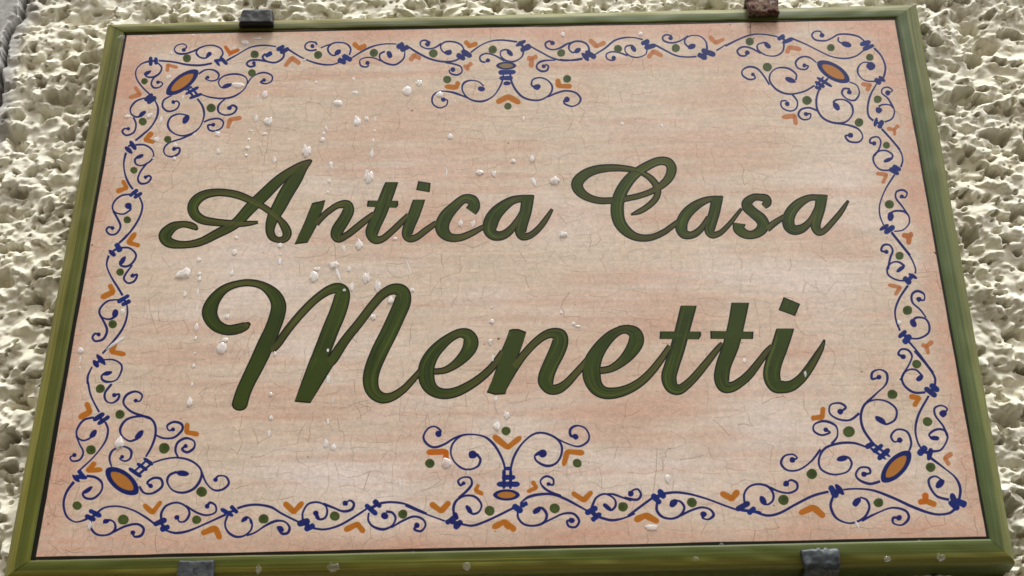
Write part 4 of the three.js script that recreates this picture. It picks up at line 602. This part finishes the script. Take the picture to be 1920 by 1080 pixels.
// ---------------------------------------------------------------- rain drops on the glaze
{
  const water = new THREE.MeshPhysicalMaterial({ color: 0xffffff, roughness: 0.06, transmission: 0.5, thickness: 0, ior: 1.33 }), clear = water.clone(); clear.transmission = 0.95;
  // a drop: domed cap with an uneven outline and a foot sunk into the surface; kinds: bead, hanging drop, forked run, smear
  const make = (kind, k) => {
    const N = 26, M = 9, P = [], I = [];
    const shape = (a) => {
      const c = Math.cos(a), s = Math.sin(a); let x = c, y = s;
      if (kind === 'hang') x *= s > 0 ? 1 - 0.62 * s ** 1.3 : 1;
      if (kind === 'fork') { x *= s > 0 ? 1 - 0.15 * s : 0.95; y -= s > 0.3 ? 0.55 * Math.exp(-c * c * 9) * s : 0; }
      if (kind === 'smear') { x *= 0.85 + 0.3 * noise(s * 2 + 5, k, 221); }
      const q = 1 + (noise(c * 2.6 + 3, s * 2.6 + 3, 220 + k) - 0.5) * (kind === 'bead' ? 0.36 : 0.58);
      return [x * q, y * q];
    };
    for (let j = 0; j <= M; j++) { const t = j / M, r = Math.cos(t * Math.PI / 2), z = Math.sin(t * Math.PI / 2); for (let i = 0; i < N; i++) { const a = i / N * Math.PI * 2, [x, y] = shape(a); const bump = 1 + 0.35 * (noise(x * r * 2 + 4, y * r * 2 + 4, 230 + k) - 0.5) * (kind === 'bead' ? 0.4 : 1); P.push(x * r, y * r, j === M ? 1 : z * bump * (kind === 'hang' ? 1 - 0.4 * y * r : 1)); } }
    const foot = P.length / 3; for (let i = 0; i < N; i++) { const [x, y] = shape(i / N * Math.PI * 2); P.push(x, y, -0.6); } P.push(0, 0, -0.6);
    for (let j = 0; j < M; j++) for (let i = 0; i < N; i++) { const a = j * N + i, b = j * N + (i + 1) % N; I.push(a, b, a + N, b, b + N, a + N); }
    for (let i = 0; i < N; i++) { const b = (i + 1) % N; I.push(foot + i, foot + b, i, foot + b, b, i, foot + i, foot + N, foot + b); }
    const g = new THREE.BufferGeometry(); g.setAttribute('position', new THREE.Float32BufferAttribute(P, 3)); g.setIndex(I); const m = mergeVertices(g, 1e-5); m.computeVertexNormals(); return m;
  };
  const kinds = {}; for (const kd of ['bead', 'hang', 'fork', 'smear']) kinds[kd] = [0, 1, 2, 3].map((k) => make(kd, k * 5 + kd.length));
  const words = { bead: 'small round water drop', hang: 'narrow-necked hanging water drop', fork: 'broken water drop with split top', smear: 'thin streak of water' };
  const marks = [[450, 400, 'the capital letter A'], [610, 420, 'the first letter n'], [720, 400, 'the first letter t'], [785, 400, 'the first letter i'], [850, 410, 'the letter c'], [970, 400, 'the a that ends the first word'], [1170, 370, 'the capital letter C'], [1310, 400, 'the a after the capital C'], [1420, 400, 'the letter s'], [1530, 400, 'the last letter a'], [450, 600, 'the curl of the capital letter M'], [600, 640, 'the middle stem of the capital letter M'], [740, 620, 'the last hump of the capital letter M'], [850, 690, 'the first letter e'], [990, 690, 'the second letter n'], [1150, 690, 'the second letter e'], [1280, 660, 'the crossed pair of letters t'], [1480, 660, 'the last letter i'],
    [350, 150, 'the orange oval by the black clip'], [950, 150, 'the upper blue vase ornament'], [1560, 140, 'the orange oval by the rusty clip'], [230, 900, 'the orange oval by the flat grey clip'], [950, 880, 'the lower blue vase ornament'], [1685, 870, 'the orange oval by the crumpled clip'], [690, 190, 'the pink wash beside the black clip'], [620, 860, 'the bare crazed ground below the capital M'], [200, 560, 'the scrollwork beside the curl of the M'], [540, 90, 'the scrollwork under the black clip'], [560, 230, 'the bare ground above the capital A'], [680, 500, 'the bare ground above the capital M'], [360, 520, 'the bare ground under the swash of the A'], [1650, 500, 'the scrollwork beside the last letter a'], [1250, 930, 'the scrollwork under the crossed letters t'], [900, 230, 'the bare ground above the letter c'], [1180, 200, 'the bare ground above the capital C']];
  let count = 0;
  const drop = (px, py, w, h, kind, turn = 0) => {
    const [x, y] = pix(px, py), sx = Math.abs(pix(px + w / 2, py)[0] - x), sy = Math.abs(pix(px, py - h / 2)[1] - y);
    const o = new THREE.Mesh(kinds[kind][count % 4], water); count++;
    o.position.set(x, y, 0.0001); o.rotation.z = turn; o.scale.set(sx, sy, Math.min(0.0022, (kind === 'smear' ? 0.2 : 0.3) * Math.min(sx, sy)));
    const onBorder = px < 233 - (py - 62) * 0.178 || px > 1680 + (py - 34) * 0.179 || py < 62 - (px - 233) * 0.0197 || py > 1050 - (px - 57) * 0.0225;
    if (onBorder) o.material = clear;
    const near = marks.reduce((a, m) => { const q = Math.hypot(m[0] - px, m[1] - py); return q < a[0] ? [q, m[2]] : a; }, [1e9, ''])[1];
    tag(put(o, 'water_drop'), onBorder ? `${words[kind]} on the green glazed border` : `${words[kind]} near ${near}`, 'water drop', 'rain drops on the plaque');
  };
  const list = (x0, y0, s, a) => { for (const [x, y, w, h, kind, turn] of a) drop(x0 + x / s, y0 + y / s, w / s, h / s, { b: 'bead', h: 'hang', f: 'fork', s: 'smear' }[kind ?? 'b'], turn ?? 0); };
  list(200, 40, 4, [[330, 115, 18, 12], [648, 105, 30, 14], [485, 240, 20, 28], [1040, 162, 62, 36, 'b', -0.5], [1130, 128, 70, 24, 's'], [465, 420, 36, 34, 's'], [985, 482, 90, 40, 's', -0.1], [1187, 550, 42, 56], [1132, 570, 14, 46, 's'], [155, 716, 40, 28], [322, 706, 62, 32, 'h', 0.9], [408, 740, 26, 56, 'f'], [1120, 725, 26, 60, 'h'], [1210, 750, 64, 76, 'f'], [1085, 822, 32, 12, 's'], [1187, 845, 36, 22], [830, 842, 38, 46, 'h', 0.5], [375, 885, 36, 50, 'f'], [515, 925, 26, 36, 'h'], [508, 1030, 26, 30], [1065, 888, 22, 22], [1055, 950, 30, 30], [1048, 1005, 20, 24], [838, 975, 28, 44, 'h'], [1260, 1040, 26, 52, 'h'], [350, 1028, 17, 17], [1430, 658, 20, 12], [1500, 455, 12, 26, 's'], [1572, 458, 20, 26], [1850, 435, 22, 26], [1865, 540, 46, 34, 's'], [1735, 615, 78, 44, 'b', -0.45], [1875, 745, 44, 84, 'f'], [1645, 800, 20, 50, 'h', 0.3], [1625, 845, 30, 26, 's', -0.6], [1615, 890, 48, 38, 'f', 0.9], [1500, 970, 68, 98, 'f'], [1680, 1070, 22, 32], [570, 575, 15, 40, 's'], [660, 850, 15, 30, 's'], [1485, 290, 24, 18], [110, 126, 52, 46], [45, 195, 16, 32, 'h'], [298, 42, 22, 16], [1505, 60, 34, 14], [1638, 42, 14, 14]]);
  list(300, 440, 3.177, [[455, 18, 20, 20], [445, 105, 30, 34], [232, 150, 26, 24], [140, 232, 88, 66, 'f', 0.5], [235, 232, 20, 22], [236, 262, 20, 30, 'h'], [428, 225, 18, 42, 'h'], [715, 65, 24, 36, 'h'], [716, 116, 12, 12], [712, 160, 18, 36, 's'], [1187, 58, 44, 64, 'h'], [1095, 85, 20, 46, 's', 0.2], [1035, 180, 62, 50, 'f', 0.5], [1060, 235, 16, 80, 's', 0.35], [918, 250, 50, 66], [935, 205, 40, 26, 'f'], [1125, 205, 20, 36], [1228, 255, 46, 66, 'f'], [1297, 305, 38, 76, 'f'], [1143, 310, 22, 64, 'h'], [1375, 388, 32, 52, 'h'], [1270, 490, 34, 40, 'f'], [148, 355, 20, 40, 'h'], [225, 345, 14, 42, 's'], [400, 490, 28, 28, 's'], [217, 552, 26, 46], [212, 618, 16, 20], [368, 678, 56, 72], [388, 628, 38, 28], [207, 705, 11, 13], [200, 780, 20, 30, 'h'], [190, 892, 13, 26, 's'], [178, 995, 34, 62, 'h'], [1000, 862, 20, 48, 's'], [660, 950, 22, 28], [1030, 985, 10, 36, 's'], [1505, 330, 26, 24], [1098, 332, 20, 18], [685, 710, 20, 30], [1000, 690, 14, 22], [222, 440, 8, 60, 's'], [1480, 190, 8, 90, 's', 0.3]]);
  list(780, 140, 3.177, [[18, 50, 38, 40, 'f'], [140, 120, 42, 40], [205, 370, 34, 34], [640, 262, 12, 26, 's'], [1228, 295, 20, 22], [1462, 305, 15, 24], [580, 515, 28, 26], [692, 500, 28, 42, 'h'], [380, 582, 48, 34, 'f'], [465, 590, 26, 46, 'f'], [703, 640, 22, 50, 's', 0.3], [825, 630, 64, 46, 'f', 0.5], [265, 890, 30, 46, 'f', 3.1], [340, 890, 30, 40, 's'], [880, 950, 50, 38, 'f'], [232, 160, 10, 18], [182, 585, 8, 46, 's']]);
  list(540, 140, 3.1775, [[710, 100, 52, 62], [415, 278, 44, 64, 'h'], [468, 263, 30, 34, 'f'], [517, 262, 14, 42, 's'], [515, 335, 16, 20], [508, 390, 13, 32, 'h'], [500, 470, 22, 60, 'h'], [482, 605, 56, 86, 'f'], [245, 635, 20, 24], [238, 700, 13, 16], [255, 540, 20, 40, 's'], [637, 978, 26, 22]]);
  list(900, 560, 3.6, [[80, 155, 30, 32], [68, 295, 32, 46, 'h', 3.1], [85, 400, 16, 40, 's'], [632, 170, 26, 28], [662, 188, 36, 20], [550, 95, 24, 20], [105, 685, 26, 46, 'h', 3.1], [180, 785, 40, 62, 'f'], [115, 860, 44, 72, 'h'], [78, 60, 15, 18]]);
  list(60, 560, 3.6, [[612, 85, 32, 46, 'f'], [328, 350, 38, 42], [325, 410, 9, 50, 's'], [322, 465, 12, 22], [590, 972, 62, 84, 'h'], [565, 300, 30, 130, 's', -0.85], [1318, 125, 20, 22], [392, 1530, 26, 64, 'h']]);
  list(440, 740, 3.375, [[230, 145, 22, 30, 'h'], [590, 172, 16, 38, 's'], [218, 245, 18, 42, 's'], [578, 310, 28, 56], [628, 332, 30, 44, 'h'], [1340, 432, 62, 66], [1045, 560, 14, 72, 's', 0.12], [1130, 1003, 18, 34, 'h'], [1475, 495, 11, 32, 's']]);
  list(0, 0, 1, [[1396, 676, 6.5, 11, 'h'], [1510, 701, 5, 12, 's'], [1251, 898, 10, 17, 'h', 3.1], [1221, 989, 25, 10, 's'], [1686, 605, 7.5, 9], [1055, 65, 8, 10], [1201, 63, 9, 11, 'f'], [485, 1066, 11, 19, 'h'], [625, 1062, 24, 19, 'f'], [875, 1062, 14, 16], [1305, 1048, 12, 10], [1664, 1048, 14, 10], [1764, 1044, 16, 15, 'f'], [1724, 1015, 8, 6], [1608, 985, 5, 16, 's', 0.3], [1353, 1021, 8, 7], [198, 232, 8, 14, 's', 0.6]]);
}
renderer.render(scene, camera);
